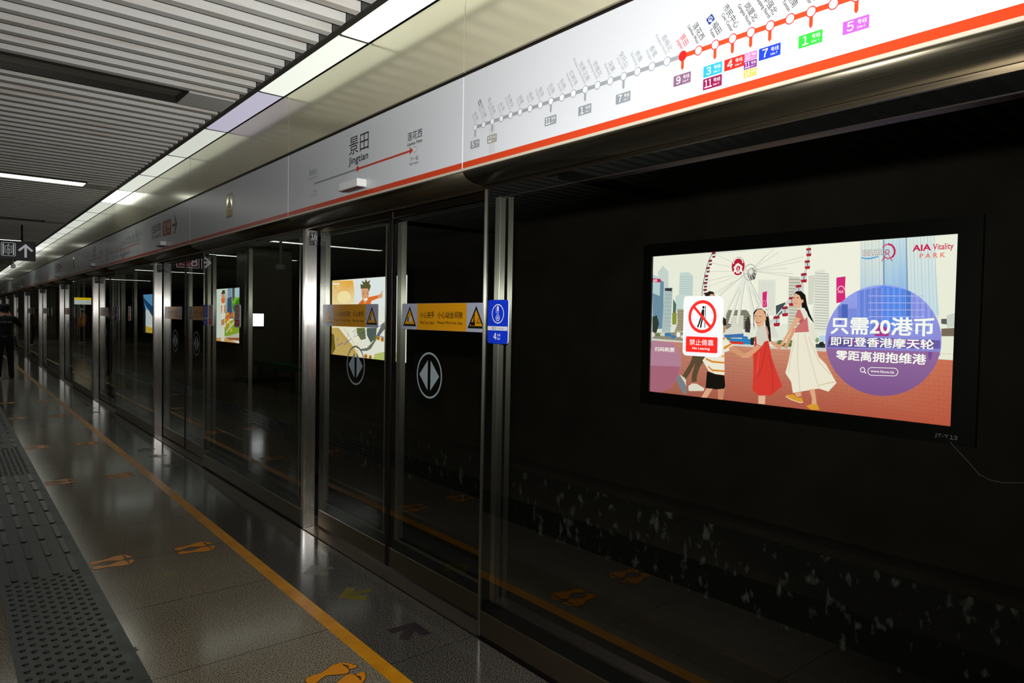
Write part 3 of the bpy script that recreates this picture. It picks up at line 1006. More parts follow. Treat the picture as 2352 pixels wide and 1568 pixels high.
('p','a02438',[1771,1475,1815,1477,1819,1457,1772,1453]),
('p','c6d2da',[1772,1455,1819,1457,1818,1422,1773,1422]),
('l','a02438',5,[1795,1456,1796,1423]),
('p','b02030',[1770,1425,1821,1427,1818,1402,1779,1401]),
('p','a02438',[1760,1364,1807,1367,1810,1345,1761,1340]),
('p','c6d2da',[1761,1342,1810,1345,1810,1308,1762,1308]),
('l','a02438',5,[1786,1344,1787,1309]),
('p','b02030',[1759,1310,1813,1313,1810,1287,1768,1286]),
('p','a02438',[1728,1248,1780,1252,1784,1228,1729,1222]),
('p','c6d2da',[1729,1224,1784,1228,1784,1187,1731,1186]),
('l','a02438',5,[1757,1226,1758,1188]),
('p','b02030',[1727,1189,1787,1193,1783,1164,1737,1163]),
('p','a02438',[1681,1141,1733,1145,1737,1122,1682,1114]),
('p','c6d2da',[1682,1117,1737,1122,1737,1081,1683,1079]),
('l','a02438',5,[1710,1119,1711,1081]),
('p','b02030',[1680,1082,1740,1086,1736,1057,1690,1055]),
('p','a02438',[1618,1031,1669,1036,1672,1013,1619,1005]),
('p','c6d2da',[1619,1008,1672,1013,1672,973,1620,971]),
('l','a02438',5,[1646,1010,1647,973]),
('p','b02030',[1617,974,1675,979,1672,951,1627,948]),
('p','a02438',[1552,941,1608,947,1612,922,1553,913]),
('p','c6d2da',[1553,916,1612,922,1612,879,1554,875]),
('l','a02438',5,[1583,919,1584,879]),
('p','b02030',[1551,878,1615,885,1611,854,1562,850]),
('p','a02438',[1469,851,1529,858,1533,832,1470,821]),
('p','c6d2da',[1470,824,1533,832,1533,786,1472,781]),
('l','a02438',5,[1502,828,1503,785]),
('p','b02030',[1468,785,1537,792,1532,759,1480,755]),
('e','f2efe9',[1074,1347,81,98]),
('e','b81c34',[1074,1347,73,91]),
('o','f2efe9',9,[1073,1379,52,49]),
('p','b81c34',[1010,1371,1137,1375,1140,1310,1012,1307]),
('p','f2efe9',[1018,1329,1051,1369,1074,1379,1122,1345,1122,1324,1086,1346,1067,1352,1053,1327]),
('t','ffffff','AIA',[1021,1277,1128,1334],28,0),
('p','d8267a',[1347,1081,1395,1092,1392,1011,1400,946,1352,928]),
('o','f090b8',4,[1370,980,13,24]),
('p','d8267a',[2056,1198,2136,1206,2135,1089,2143,988,2063,972]),
('o','ffd9e6',5,[2100,1091,28,31]),
('p','d8267a',[2069,1085,2130,1088,2131,1052,2070,1053]),
('t','ffd9e6','AIA',[2074,1062,2124,1085],14,0),
('p','1d1b1a',[691,1042,703,1085,753,1107,800,1095,814,1055]),
('e','d9a283',[779,1062,26,14]),
('p','5c4a36',[566,437,724,445,717,394,660,318,625,221,622,158,558,149,562,223,598,350]),
('p','5c4a36',[566,437,605,431,607,366,540,251,481,165,439,207,520,324,550,384]),
('p','e3d8cc',[519,102,565,135,623,137,721,98,710,68,526,51]),
('p','7a7f88',[359,193,408,215,472,172,496,100,500,33,477,6,412,70,368,149]),
('p','e8e2da',[408,218,481,180,492,99,469,142,427,191]),
('p','cfae98',[435,199,476,165,499,159,468,194]),
('p','2a1f1a',[919,842,950,821,962,766,929,744,914,786]),
('p','c98c6c',[924,755,954,750,950,695,926,673]),
('p','efe8da',[724,430,927,645,952,632,1038,558,1001,501,945,484,954,252,847,256,766,282,688,385]),
('p','e08a28',[725,416,809,389,950,386,950,369,807,369,729,396]),
('p','e08a28',[755,338,812,302,953,300,953,283,809,282,759,318]),
('p','e08a28',[935,536,1022,581,1030,565,943,508]),
('p','e08a28',[924,631,952,632,943,611,927,610]),
('p','efa040',[935,455,948,456,948,435,898,432]),
('p','d79674',[999,536,1039,549,1157,494,1173,454,1151,439,1096,473,1001,501]),
('p','17130f',[746,277,847,253,954,249,967,141,949,108,852,99,735,103]),
('p','e0a888',[748,100,819,102,755,4,684,-3]),
('p','c98a68',[881,102,959,115,944,4,888,-6]),
('p','1f1613',[1257,886,1298,938,1355,942,1397,917,1423,827,1440,734,1453,616,1435,602,1419,683,1388,767,1385,853,1299,917,1267,869,1265,800,1277,713,1261,765]),
('p','e6ae8c',[1268,860,1299,917,1355,917,1390,861,1394,819,1378,801,1370,767,1342,745,1312,744,1286,783,1269,817]),
('p','efe9e0',[1266,911,1308,938,1345,945,1383,929,1404,895,1408,844,1395,853,1384,895,1346,925,1299,923]),
('l','5a3426',4,[1274,854,1296,852]),
('l','5a3426',4,[1318,848,1348,851]),
('p','a8433a',[1288,804,1314,799,1342,808,1333,788,1311,783,1296,790]),
('p','f6ece4',[1293,802,1314,797,1338,804,1329,794,1313,791]),
('l','c98a6c',3,[1301,843,1296,822,1310,819]),
('p','d7cfc6',[1314,740,1360,762,1403,755,1423,700,1423,623,1389,613,1367,561,1296,580,1290,662,1301,714]),
('p','d83a30',[1284,653,1296,653,1302,580,1358,562,1384,609,1425,619,1463,463,1502,364,1580,193,1536,155,1475,97,1335,85,1272,131,1275,349,1266,479,1277,566]),
('l','b42a24',5,[1408,597,1364,355,1320,257]),
('l','b82c26',5,[1434,487,1476,320,1487,125]),
('l','ee5a4a',6,[1331,499,1314,308]),
('l','d83a30',6,[1393,755,1414,700,1425,623]),
('p','df9e7a',[1305,576,1353,556,1289,497,1214,441,1141,437,1140,472,1188,485,1255,526]),
('p','df9e7a',[1453,624,1522,589,1567,586,1563,561,1524,526,1519,551,1449,590]),
('p','e5b499',[1336,82,1410,87,1408,5,1338,3]),
('p','d79674',[1078,531,1139,486,1169,483,1140,446,1080,469]),
('p','15100f',[1657,1053,1691,1085,1734,1086,1777,1051,1797,953,1825,880,1869,792,1835,824,1800,872,1773,929,1747,929,1741,994,1722,1044,1683,1065]),
('p','e9b394',[1658,1036,1683,1065,1719,1048,1747,994,1742,962,1723,929,1713,917,1688,954,1665,955,1651,987]),
('e','e0a585',[1752,993,10,16]),
('l','3c221a',5,[1658,1026,1675,1025]),
('l','3c221a',5,[1694,1026,1714,1022]),
('p','b9453c',[1660,984,1681,980,1703,985,1693,970,1673,967]),
('p','f6ece4',[1664,981,1681,978,1698,982,1688,974,1673,973]),
('l','c48463',3,[1683,1021,1675,999,1685,995]),
('p','e7e1d6',[1680,880,1713,921,1747,935,1773,925,1799,888,1827,807,1914,688,1875,631,1849,638,1813,742,1777,807,1714,904]),
('p','cf6f72',[1705,911,1731,917,1776,823,1801,848,1817,742,1822,710,1682,701,1692,740,1735,790,1686,847]),
('p','b85a60',[1734,827,1776,821,1743,790,1731,790]),
('p','e6aa88',[1688,847,1742,831,1668,739,1618,655,1576,582,1545,585,1583,645,1633,738]),
('p','dc9c78',[1668,739,1689,744,1678,690,1637,606,1617,547,1581,558,1610,621]),
('p','efe6d6',[1682,702,1818,712,1858,638,1920,488,1987,428,2088,268,2019,183,1930,203,1687,140,1666,242,1607,321,1634,431,1663,607]),
('l','dccfba',6,[1721,691,1720,461,1756,159]),
('l','dccfba',6,[1780,693,1847,468,1930,207]),
('l','dccfba',6,[1823,669,1922,448,2030,335]),
('l','dccfba',6,[1684,624,1651,457,1638,315]),
('l','d9b98a',5,[1929,231,1993,253,2072,275]),
('p','e2a684',[1705,142,1764,155,1770,119,1723,106]),
('p','e2a684',[1843,187,1893,196,1918,53,1869,47,1871,105]),
('p','d9992e',[1614,112,1696,128,1723,102,1774,103,1788,67,1759,59,1654,83]),
('p','d9992e',[1819,34,1869,56,1922,57,1944,11,1862,4]),
('l','f0e4c8',5,[1618,100,1672,76,1763,57,1788,67]),
('p','b57f98',[5,447,14,571,315,552,410,436,423,317,382,180,284,66,145,-8,9,-5]),
('p','a8647a',[6,291,414,302,373,172,275,58,145,-8,9,-5]),
('t','fff8f2','扫码购票',[63,454,329,502],14,0),
('G','98a4f4','8c84d6',[1985,571,1979,614,1977,657,1979,700,1985,743,1995,785,2009,826,2027,866,2048,903,2072,939,2099,971,2129,1001,2162,1029,2196,1052,2233,1073,2270,1090,2310,1104,2349,1114,2390,1120,2430,1123,2471,1122,2511,1118,2550,1110,2588,1099,2625,1085,2661,1068,2695,1048,2726,1025,2756,1000,2784,972,2808,943,2831,911,2850,878,2867,843,2881,807,2892,771,2900,733,2904,695,2906,657,2905,618,2900,580]),
('p','6d86e2',[2243,1074,2447,1112,2460,727,2255,721]),
('p','5a8cf2',[2447,1117,2622,1082,2634,731,2460,727]),
('p','4a78cc',[2622,1082,2670,1059,2681,732,2634,731]),
('p','8f96ea',[2670,1059,2839,894,2845,703,2682,698]),
('p','4a66bc',[2110,962,2164,962,2168,840,2114,840]),
('p','7a8ae0',[2165,925,2242,925,2246,817,2169,816]),
('p','6c7ad0',[2080,944,2110,950,2116,791,2085,791]),
('l','a5aef6',3,[2255,1074,2268,698]),
('l','5f74c8',3,[2279,1084,2292,698]),
('l','a5aef6',3,[2303,1092,2316,699]),
('l','5f74c8',3,[2327,1099,2340,700]),
('l','a5aef6',3,[2351,1102,2364,701]),
('l','5f74c8',3,[2375,1102,2388,701]),
('l','a5aef6',3,[2399,1101,2412,702]),
('l','5f74c8',3,[2422,1101,2435,703]),
('l','a5aef6',3,[2445,1100,2459,703]),
('l','5f74c8',3,[2469,1099,2482,704]),
('l','a5aef6',3,[2492,1099,2505,705]),
('l','5f74c8',3,[2515,1098,2528,705]),
('l','a5aef6',3,[2538,1098,2551,706]),
('l','5f74c8',3,[2560,1097,2574,707]),
('l','a5aef6',3,[2583,1092,2596,707]),
('l','5f74c8',3,[2606,1084,2618,708]),
('l','a5aef6',3,[2628,1075,2641,708]),
('l','5f74c8',3,[2651,1064,2663,709]),
('l','a5aef6',3,[2673,1052,2685,710]),
('l','5f74c8',3,[2695,1039,2707,710]),
('l','a5aef6',3,[2718,1023,2728,711]),
('l','5f74c8',3,[2740,1006,2750,712]),
('l','a5aef6',3,[2762,986,2771,712]),
('l','5f74c8',3,[2784,963,2793,713]),
('l','a5aef6',3,[2806,937,2814,713]),
('l','5f74c8',3,[2828,906,2835,714]),
('l','b9bcf6',4,[2332,1032,2774,1025]),
('l','b9bcf6',4,[2334,973,2776,969]),
('l','b9bcf6',4,[2336,913,2778,913]),
('l','b9bcf6',4,[2338,854,2780,858]),
('l','b9bcf6',4,[2340,795,2782,802]),
('l','b9bcf6',4,[2342,735,2783,746]),
('p','6a5aa8',[2009,678,2896,672,2898,606,1993,578]),
('e','4a4a80',[2035,623,32,24]),
('e','4a4a80',[2103,620,32,24]),
('e','5a4a92',[2170,623,31,24]),
('e','8a50a0',[2235,632,30,24]),
('e','7a78c8',[2299,618,30,24]),
('e','4a4a80',[2363,619,29,23]),
('e','8a50a0',[2424,635,29,23]),
('e','5a4a92',[2486,630,28,23]),
('e','8a50a0',[2545,655,28,23]),
('e','7a78c8',[2604,656,28,23]),
('e','8a50a0',[2663,646,27,22]),
('e','8a50a0',[2720,644,27,22]),
('e','8a50a0',[2777,643,26,22]),
('e','5a4a92',[2832,649,26,22]),
('p','a83a90',[2397,772,2441,796,2509,751,2511,693,2400,690]),
('p','7a86d8',[1993,578,2899,578,2900,551,1994,547]),
('G','9468a0','7e5590',[2900,580,2894,550,2886,520,2876,491,2865,463,2851,435,2835,408,2818,382,2799,358,2779,334,2757,312,2733,292,2708,273,2682,256,2654,240,2625,226,2596,215,2565,205,2534,198,2502,192,2470,189,2437,188,2405,190,2372,193,2340,199,2308,208,2276,219,2246,232,2216,247,2187,264,2160,284,2133,306,2109,329,2086,354,2065,382,2046,410,2029,440,2015,471,2002,504,1992,537,1985,571]),
('p','7a4a9a',[2810,574,2845,576,2837,514,2822,513]),
('t','fbf9f4','只需20港币',[2025,703,2847,849],24,1),
('t','fbf9f4','即可登香港摩天轮',[2027,597,2852,676],22,1),
('t','fbf9f4','零距离拥抱维港',[2078,472,2799,557],22,1),
('o','fbf9f4',5,[2309,398,18,20]),
('l','fbf9f4',6,[2321,385,2340,369]),
('t','fbf9f4','www.hkow.hk',[2376,383,2565,405],10,0),
('l','fbf9f4',4,[2386,357,2376,358,2367,362,2360,369,2355,378,2353,388,2354,398,2359,408,2366,416,2374,421,2384,423,2561,429,2571,428,2579,424,2586,418,2591,409,2593,399,2591,389,2587,380,2581,372,2573,367,2563,365,2386,357]),
('t','c81e50','AIA',[2673,1390,2804,1439],26,0),
('t','c81e50','Vitality',[2820,1376,2965,1438],10,0),
('t','f07860','P A R K',[2726,1329,2909,1367],14,0),
('t','8a8480','HONG KONG',[2276,1409,2445,1428],-2,0),
('t','b8606c','OBSERVATION',[2273,1391,2445,1406],0,0),
('t','b04858','WHEEL',[2274,1372,2349,1386],4,0),
('t','6a6866','香港摩天輪',[2353,1372,2444,1387],0,0),
('l','5aa0dc',8,[2267,1361,2308,1350,2353,1353,2408,1363]),
('l','5aa0dc',10,[2298,1353,2338,1350,2383,1358]),
('l','c81e50',11,[2478,1460,2484,1460,2490,1459,2496,1457,2502,1454,2508,1450,2513,1446,2518,1441,2522,1435,2526,1429,2529,1423,2532,1416,2533,1409,2534,1402,2535,1394,2534,1387,2533,1381,2531,1374,2528,1368,2525,1362,2521,1357,2516,1353,2511,1349]),
('l','c81e50',6,[2439,1434,2440,1436,2441,1438,2443,1440,2444,1442,2445,1444,2447,1445,2448,1447,2450,1449,2452,1450,2453,1452,2455,1453,2457,1454,2459,1455,2461,1456,2463,1457,2465,1458,2467,1458,2469,1459,2471,1459,2473,1460,2476,1460,2478,1460]),
('l','c81e50',6,[2511,1349,2509,1348,2506,1346,2503,1345,2500,1344,2498,1344,2495,1343,2492,1343,2489,1343,2486,1343,2483,1343,2480,1344,2477,1344,2474,1345,2471,1347,2468,1348,2465,1349,2462,1351,2459,1353,2457,1355,2454,1357,2452,1360,2450,1362]),
('o','c81e50',5,[2475,1397,16,19]),
('l','c81e50',5,[2434,1320,2474,1400,2516,1318]),
('e','c81e50',[2436,1449,3,3]),
('e','c81e50',[2457,1466,2,3]),
('e','c81e50',[2484,1470,3,3]),
('e','c81e50',[2510,1460,2,3]),
('e','c81e50',[2531,1438,2,3]),
('e','c81e50',[2543,1409,3,3]),
('e','c81e50',[2542,1379,2,3]),
('e','c81e50',[2530,1353,2,3]),
('e','c81e50',[2509,1336,3,3]),
('e','c81e50',[2482,1333,3,3]),
('e','c81e50',[2456,1344,3,3])]
AD_SKATE = [
('g',['f2d9a0','f7f3e8','c9d8e8','dfe3dc','f4efe4','e8cf98'],[-43,1504,1176,1499,2818,1529,2858,-16,1537,-12,-8,-27]),
('g',['f4c870','f0a830','f8e8c0','f6dca8'],[-43,1500,924,1479,1104,1013,-32,1019]),
('e','ffe9b0',[540,1164,312,119]),
('p','e7ecef',[988,1496,2205,1496,2819,1503,2834,925,1591,1001,999,1023]),
('p','c8a860',[-21,537,554,549,1212,8,-8,-17]),
('p','efe9d8',[-21,558,1198,582,1126,119,329,545]),
('l','b08a3c',8,[237,543,1128,23]),
('l','caa860',8,[554,549,1166,159]),
('p','6a5a20',[-18,435,110,397,177,115,16,-15]),
('p','e8e6da',[1115,580,2208,656,2840,666,2858,-16,1537,-12,1211,46]),
('p','b8c070',[1847,97,2184,150,2853,165,2858,-8,2188,-12,1773,-8]),
('p','e8702c',[1105,993,1349,1115,1607,1149,1953,1178,1973,1126,1688,1074,1651,991]),
('p','e0a078',[1942,1178,2039,1205,2112,1265,2120,1233,2076,1201,2114,1179,2093,1128,1955,1123]),
('p','e2a27c',[1283,1306,1323,1324,1576,1318,1587,1187,1534,1085,1440,1020,1358,1087,1299,1173]),
('p','ffffff',[1381,1124,1549,1126,1510,1085,1430,1080]),
('l','3a2a1c',4,[1326,1233,1406,1243]),
('l','3a2a1c',4,[1486,1245,1566,1240]),
('e','2a1c14',[1379,1206,20,9]),
('e','2a1c14',[1531,1207,20,9]),
('p','5c5a34',[1263,1306,1244,1402,1350,1380,1300,1466,1422,1425,1452,1499,1522,1431,1639,1465,1597,1401,1661,1353,1586,1243,1552,1309,1324,1314]),
('p','6b7040',[1115,561,1443,568,1488,362,1286,336,1117,465]),
('p','55604a',[1523,570,1911,578,1878,393,1687,294,1526,438]),
('p','6e7266',[1290,165,1532,194,1765,316,2025,562,2097,654,2200,692,2210,566,1916,376,1690,183,1533,138,1291,127]),
('e','c88a30',[1973,396,64,47]),
('e','6a4a1c',[1973,396,26,18]),
('e','c88a30',[2123,374,63,47]),
('e','6a4a1c',[2123,374,26,18]),
('e','c88a30',[1496,33,68,49]),
('e','6a4a1c',[1496,33,28,18]),
('e','c88a30',[1674,23,66,48]),
('e','6a4a1c',[1674,23,27,18]),
('l','2a48c0',10,[219,299,333,343,245,179,517,250]),
('l','2a48c0',10,[562,212,866,341,733,455,693,276]),
('l','2a48c0',10,[948,480,1115,561,993,384,1201,429]),
('l','2a48c0',10,[1324,451,1524,532,1448,361,1364,490]),
('l','2a48c0',10,[1564,496,1797,575,1607,385,1760,482]),
('l','2a48c0',10,[1873,577,2098,636,2027,489,1915,450,2177,412]),
('p','ffffff',[20,1457,76,1455,77,1421,20,1422]),
('p','ffffff',[104,1454,160,1453,161,1418,105,1420]),
('p','ffffff',[188,1452,243,1450,244,1416,189,1418]),
('p','ffffff',[271,1449,326,1448,327,1414,272,1415]),
('l','d04030',8,[147,1403,102,1333]),
('l','ffffff',6,[217,1391,309,1388,310,1328]),
('l','ffffff',6,[12,1386,69,1344])]
AD_GARDEN = [
('g',['dfe8e4','9fc0c8','6f8fa8','c8dcd8','50606a','8a9a98'],[94,1521,1338,1512,2272,1515,2983,1515,2997,668,107,638]),
('p','d9e4dc',[94,1521,1681,1516,1706,-1,117,-86]),
('p','39546c',[1906,1231,2276,1275,2323,784,1913,782]),
('p','7f9fb8',[1921,1505,2273,1509,2276,1275,1945,1255]),
('p','54504c',[2311,1508,2539,1508,2509,1077,2356,1078]),
('p','a8d0dc',[2558,1508,2910,1511,2951,1230,2656,1246]),
('p','3f7a20',[2318,1078,2431,1200,2656,1246,2951,1242,2989,1170,2997,668,2398,907]),
('p','7ab82a',[2356,1127,2506,1235,2804,1256,2951,1218,2731,1184,2434,1004]),
('p','88a830',[1659,402,2133,597,2997,692,3004,250,1663,149]),
('e','e0b820',[2525,705,87,77]),
('e','e8c83a',[1916,734,115,92]),
('e','e8c83a',[2015,635,116,51]),
('e','e06a28',[2311,765,92,81]),
('e','e8c83a',[1964,734,90,84]),
('e','e0b820',[2254,342,106,60]),
('e','d89a18',[1843,441,73,79]),
('e','e8c83a',[1953,768,97,59]),
('e','e06a28',[1922,686,120,82]),
('e','e06a28',[2048,764,78,89]),
('e','e8c83a',[2146,503,77,77]),
('e','e0b820',[2492,754,53,94]),
('e','e06a28',[2544,612,124,94]),
('e','d89a18',[1803,591,116,87]),
('p','d8d0c0',[1742,265,2554,639,2630,592,1862,262]),
('p','c8c0b0',[1703,138,3004,298,3006,154]),
('p','d8a060',[115,62,1704,113,3009,-13,117,-86]),
('p','9a5a38',[1704,125,3006,154,3008,71,2141,65]),
('p','e8e2d0',[1354,459,1657,477,1645,-28,1337,-27]),
('p','c88a68',[1352,613,1634,654,1657,490,1371,447]),
('p','f0ead8',[1336,1085,1688,1083,1754,718,1614,654,1352,625]),
('p','e07a30',[1345,1034,1444,1046,1427,830,1349,778]),
('p','e07a30',[1608,1045,1689,1032,1713,806,1611,830]),
('p','dd9a70',[1377,1365,1663,1372,1694,1196,1566,1083,1444,1084,1359,1199]),
('p','e8743c',[1342,1225,1686,1233,1667,1120,1505,1084,1360,1136]),
('p','4a4238',[1356,1378,1458,1465,1642,1473,1704,1384,1664,1360,1398,1352])]

def B(mb, name, mats, t): return mb.build(name, mats, t, off=t.location)
def PB(p, name, m, O, U, V, t): return p.build(name, m, Vector(O) - t.location, U, V, t)
ORD = ['first', 'second', 'third', 'fourth', 'fifth', 'sixth', 'seventh', 'eighth', 'ninth', 'tenth', 'eleventh', 'twelfth']
DOOR = ['door 18', 'door 19'] + ['door %d' % i for i in range(20, 29)]

# ------------------------------------------------------------------ the setting
def struct(o): o['kind'] = 'structure'; return o
g = MB(); g.box(-7.5, 1.45, -3, YEND, -0.3, 0, 0); g.box(1.45, XP - 0.014, -3, YEND, -0.3, 0, 1); g.box(XP - 0.014, 2.16, -3, YEND, -0.3, -0.004, 2)
struct(g.build('floor', [M['granite'], M['border'], M['black']]))
rows = []
FIX = [5.26 + 4.42 * j for j in range(10)]
g = MB(); y = 3.34 - 0.167 * 14
while y < YEND - 1:
    f = min(abs(y + 0.027 - c) for c in FIX)
    if f < 0.185: g.box(-7.4, -3.75, y, y + 0.053, ZC, ZC + 0.065)
    else: g.box(-7.4, 1.60, y, y + 0.053, ZC, ZC + 0.065)
    y += 0.167
g.box(-7.5, 1.84, -3, YEND, 3.34, 3.38, 1)
for x in (1.3, -0.6, -2.6, -4.6, -6.6): g.box(x, x + 0.03, -3, YEND, ZC + 0.0655, ZC + 0.1, 1)
struct(g.build('ceiling', [M['slat'], M['void']]))
struct(MB().box(-7.7, -7.5, -3, YEND, 0, 3.38).build('wall_left', M['wall']))
struct(MB().box(-7.7, 6.4, YEND, YEND + 0.2, -1.3, 4.4).build('wall_far', M['wall']))
struct(MB().box(-7.7, 6.4, -3.2, -3.0, -1.3, 4.4).build('wall_near', M['wall']))
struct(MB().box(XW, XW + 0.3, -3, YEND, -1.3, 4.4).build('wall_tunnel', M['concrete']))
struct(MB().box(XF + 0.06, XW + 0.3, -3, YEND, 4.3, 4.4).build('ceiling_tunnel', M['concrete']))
struct(MB().box(2.16, XW, -3, YEND, -1.4, -1.25).build('floor_track', M['ballast']))
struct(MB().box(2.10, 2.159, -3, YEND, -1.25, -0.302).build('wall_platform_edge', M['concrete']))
g = MB(); g.box(5.86, XW - 0.001, -2.9, YEND - 0.1, -1.249, -0.47); g.box(5.82, XW - 0.001, -2.9, YEND - 0.1, -0.469, -0.40, 1)
struct(g.build('baseboard_tunnel', [M['stained'], M['concrete']]))
struct(MB().box(1.96, 2.3, -2.9, YEND - 0.1, 2.15, 4.29).build('trim_1', M['black']))               # door header behind the fascia
struct(MB().box(XF + 0.014, 1.958, -2.9, YEND - 0.1, ZT + 0.001, ZT + 0.02).build('trim_2', M['frame']))  # dark channel over the fascia
g = MB(); g.prism([(1.602, ZC + 0.004), (1.606, ZC - 0.006), (1.636, ZC - 0.006), (1.641, ZC + 0.004), (1.641, ZC + 0.05), (1.602, ZC + 0.05)], 1.0, YEND - 1, 'Y')
for i in range(90): g.box(1.612, 1.618, 2.0 + i * 0.53, 2.03 + i * 0.53, ZC + 0.05, 3.339)
struct(g.build('trim_3', M['rail']))

for x, nm in ((3.3, 'steel running rail of the track closer to the platform'), (4.735, 'steel running rail of the track closer to the tunnel wall')):
    h = MB(); h.prism([(x - 0.07, -1.249), (x + 0.07, -1.249), (x + 0.07, -1.24), (x + 0.01, -1.22), (x + 0.01, -1.13), (x + 0.036, -1.12), (x + 0.036, -1.085), (x - 0.036, -1.085), (x - 0.036, -1.12), (x - 0.01, -1.13), (x - 0.01, -1.22), (x - 0.07, -1.24)], -2.8, YEND - 0.2, 'Y')
    tag(h.build('track_rail', M['rust']), nm, 'rail', 'running rails of the track')

# ------------------------------------------------------------------ light strip over the screen doors
STRIP = {-2: 1.1, -1: 1.05, 0: 0.9, 1: 0.56, 2: 0.66, 3: 0.74, 4: 0.78, 5: 3.2, 6: 0.72, 7: 0.70, 8: 0.70, 9: 0.72, 10: 0.7, 11: 0.7, 12: 0.9, 13: 1.3}
for k in range(-2, 38):
    y0 = 3.5 + 1.245 * k; es = STRIP.get(k, 0.7 if k % 5 else 1.2)
    t = thing('strip_light', ('lavender dim strip light panel, %s from the start of the ceiling strip' if k == 1 else 'pale strip light panel, %s from the start of the ceiling strip') % (ORD[k + 2] if k + 2 < 12 else 'number %d' % (k + 3)),
              'ceiling light', (1.727, y0, ZC), 'strip lights over the screen doors')
    if k == 5: t['label'] = 'brightest glaring white strip light panel mirrored in the cream panel'
    m = M.get(('strip', es))
    if not m: m = M[('strip', es)] = lamp_mat('strip_light_cover', 'dcd6f2' if k == 1 else 'eff4e8', es)
    h = MB(); h.prism([(1.643, ZC + 0.004), (1.66, ZC), (1.80, ZC - 0.001), (1.813, ZC + 0.001), (1.813, ZC + 0.012), (1.643, ZC + 0.012)], y0 + 0.007, y0 + 1.238, 'Y')
    B(h, 'diffuser', m, t)
    h = MB(); h.box(1.643, 1.815, y0 - 0.005, y0 + 0.006, ZC - 0.004, ZC + 0.03); B(h, 'end_bar', M['rail'], t)

# ------------------------------------------------------------------ light troughs across the slatted ceiling
litA = {1: 4.5, 3: 4.5, 4: 4.0, 6: 4.0, 8: 4.0}; litB = {2: 4.5, 3: 4.0, 5: 4.0, 7: 4.0}
for j, yc in enumerate(FIX):
    for nm, x0, x1, lit in (('A', -1.05, 1.29, litA), ('B', -3.6, -1.25, litB)):
        es = lit.get(j, 0)
        side = 'by the light strip' if nm == 'A' else 'further from the light strip'
        t = thing('trough_light', '%s trough light in the slatted ceiling, %s row, end %s' % ('lit white' if es else 'unlit grey', ORD[j], side), 'ceiling light', (x0, yc, ZC), 'trough lights in the slatted ceiling')
        m = M.get(('tro', es))
        if not m: m = M[('tro', es)] = lamp_mat('trough_cover', 'f4f8ee', es) if es else mat('trough_cover_off', '77776c', 0.35)
        h = MB()
        h.box(x0, x1, yc - 0.165, yc - 0.155, ZC, ZC + 0.11); h.box(x0, x1, yc + 0.155, yc + 0.165, ZC, ZC + 0.11)
        h.box(x0, x0 + 0.01, yc - 0.154, yc + 0.154, ZC, ZC + 0.11); h.box(x1 - 0.01, x1, yc - 0.154, yc + 0.154, ZC, ZC + 0.11)
        h.box(x0, x1, yc - 0.165, yc + 0.165, ZC + 0.111, ZC + 0.12); B(h, 'housing', M['rail'], t)
        zd = ZC + (0.001 if es else 0.035)
        h = MB(); h.prism([(yc - 0.150, zd + 0.008), (yc - 0.03, zd), (yc + 0.03, zd), (yc + 0.150, zd + 0.008), (yc + 0.150, zd + 0.02), (yc - 0.150, zd + 0.02)], x0 + 0.012, x1 - 0.012, 'X')
        B(h, 'diffuser', m, t)
        if nm == 'A':
            h = MB(); h.box(1.292, 1.60, yc - 0.165, yc + 0.165, ZC - 0.002, ZC + 0.108); B(h, 'end_plate', M['slat'], t)

# ------------------------------------------------------------------ fascia prints
GREY, DK, OR = '9aa0a6', '1d1d1f', 'd9481c'
ST = [('赤湾', 'Chiwan'), ('蛇口港', 'Shekou Port'), ('海上世界', 'Sea World'), ('水湾', 'Shuiwan'), ('东角头', 'Dongjiaotou'), ('湾厦', 'Wanxia'), ('海月', 'Haiyue'),
      ('登良', 'Dengliang'), ('后海', 'Houhai'), ('科苑', 'Keyuan'), ('红树湾', 'Hongshuwan'), ('世界之窗', 'Window of the World'), ('侨城北', 'Qiaocheng North'),
      ('深康', 'Shenkang'), ('安托山', 'Antuo Hill'), ('侨香', 'Qiaoxiang'), ('香蜜', 'Xiangmi'), ('香梅北', 'Xiangmei North'), ('景田', 'Jingtian'), ('莲花西', 'Lianhua West'),
      ('福田', 'Futian'), ('市民中心', 'Civic Center'), ('岗厦北', 'Gangxia North'), ('华强北', 'Huaqiang North'), ('燕南', 'Yannan'), ('大剧院', 'Grand Theater'),
      ('湖贝', 'Hubei'), ('黄贝岭', 'Huangbeiling'), ('新秀', 'Xinxiu'), ('莲塘口岸', 'Liantang Checkpoint'), ('仙湖路', 'Xianhu Rd'), ('莲塘', 'Liantang'),
      ('梧桐山南', 'Wutong Mountain South'), ('沙头角', 'Shatoujiao'), ('海山', 'Haishan'), ('盐田港西', 'Yantian Port West'), ('深外高中', 'SFLS'), ('盐田路', 'Yantian Rd')]
TAGS = {0: [('5', '8f969c')], 2: [('12', '98988c')], 8: [('11', '8f969c')], 11: [('1', '8f969c')], 14: [('7', '8f969c')], 18: [('9', '8a6484')],
        20: [('3', '2cb2ee'), ('11', '8e1050')], 21: [('4', 'e8281e')], 22: [('10', 'ee70b4'), ('11', '7c2c86'), ('14', 'f0ba4c')], 23: [('7', '1c40e4')], 25: [('1', '30c83c')], 27: [('5', 'bc5cd4')]}
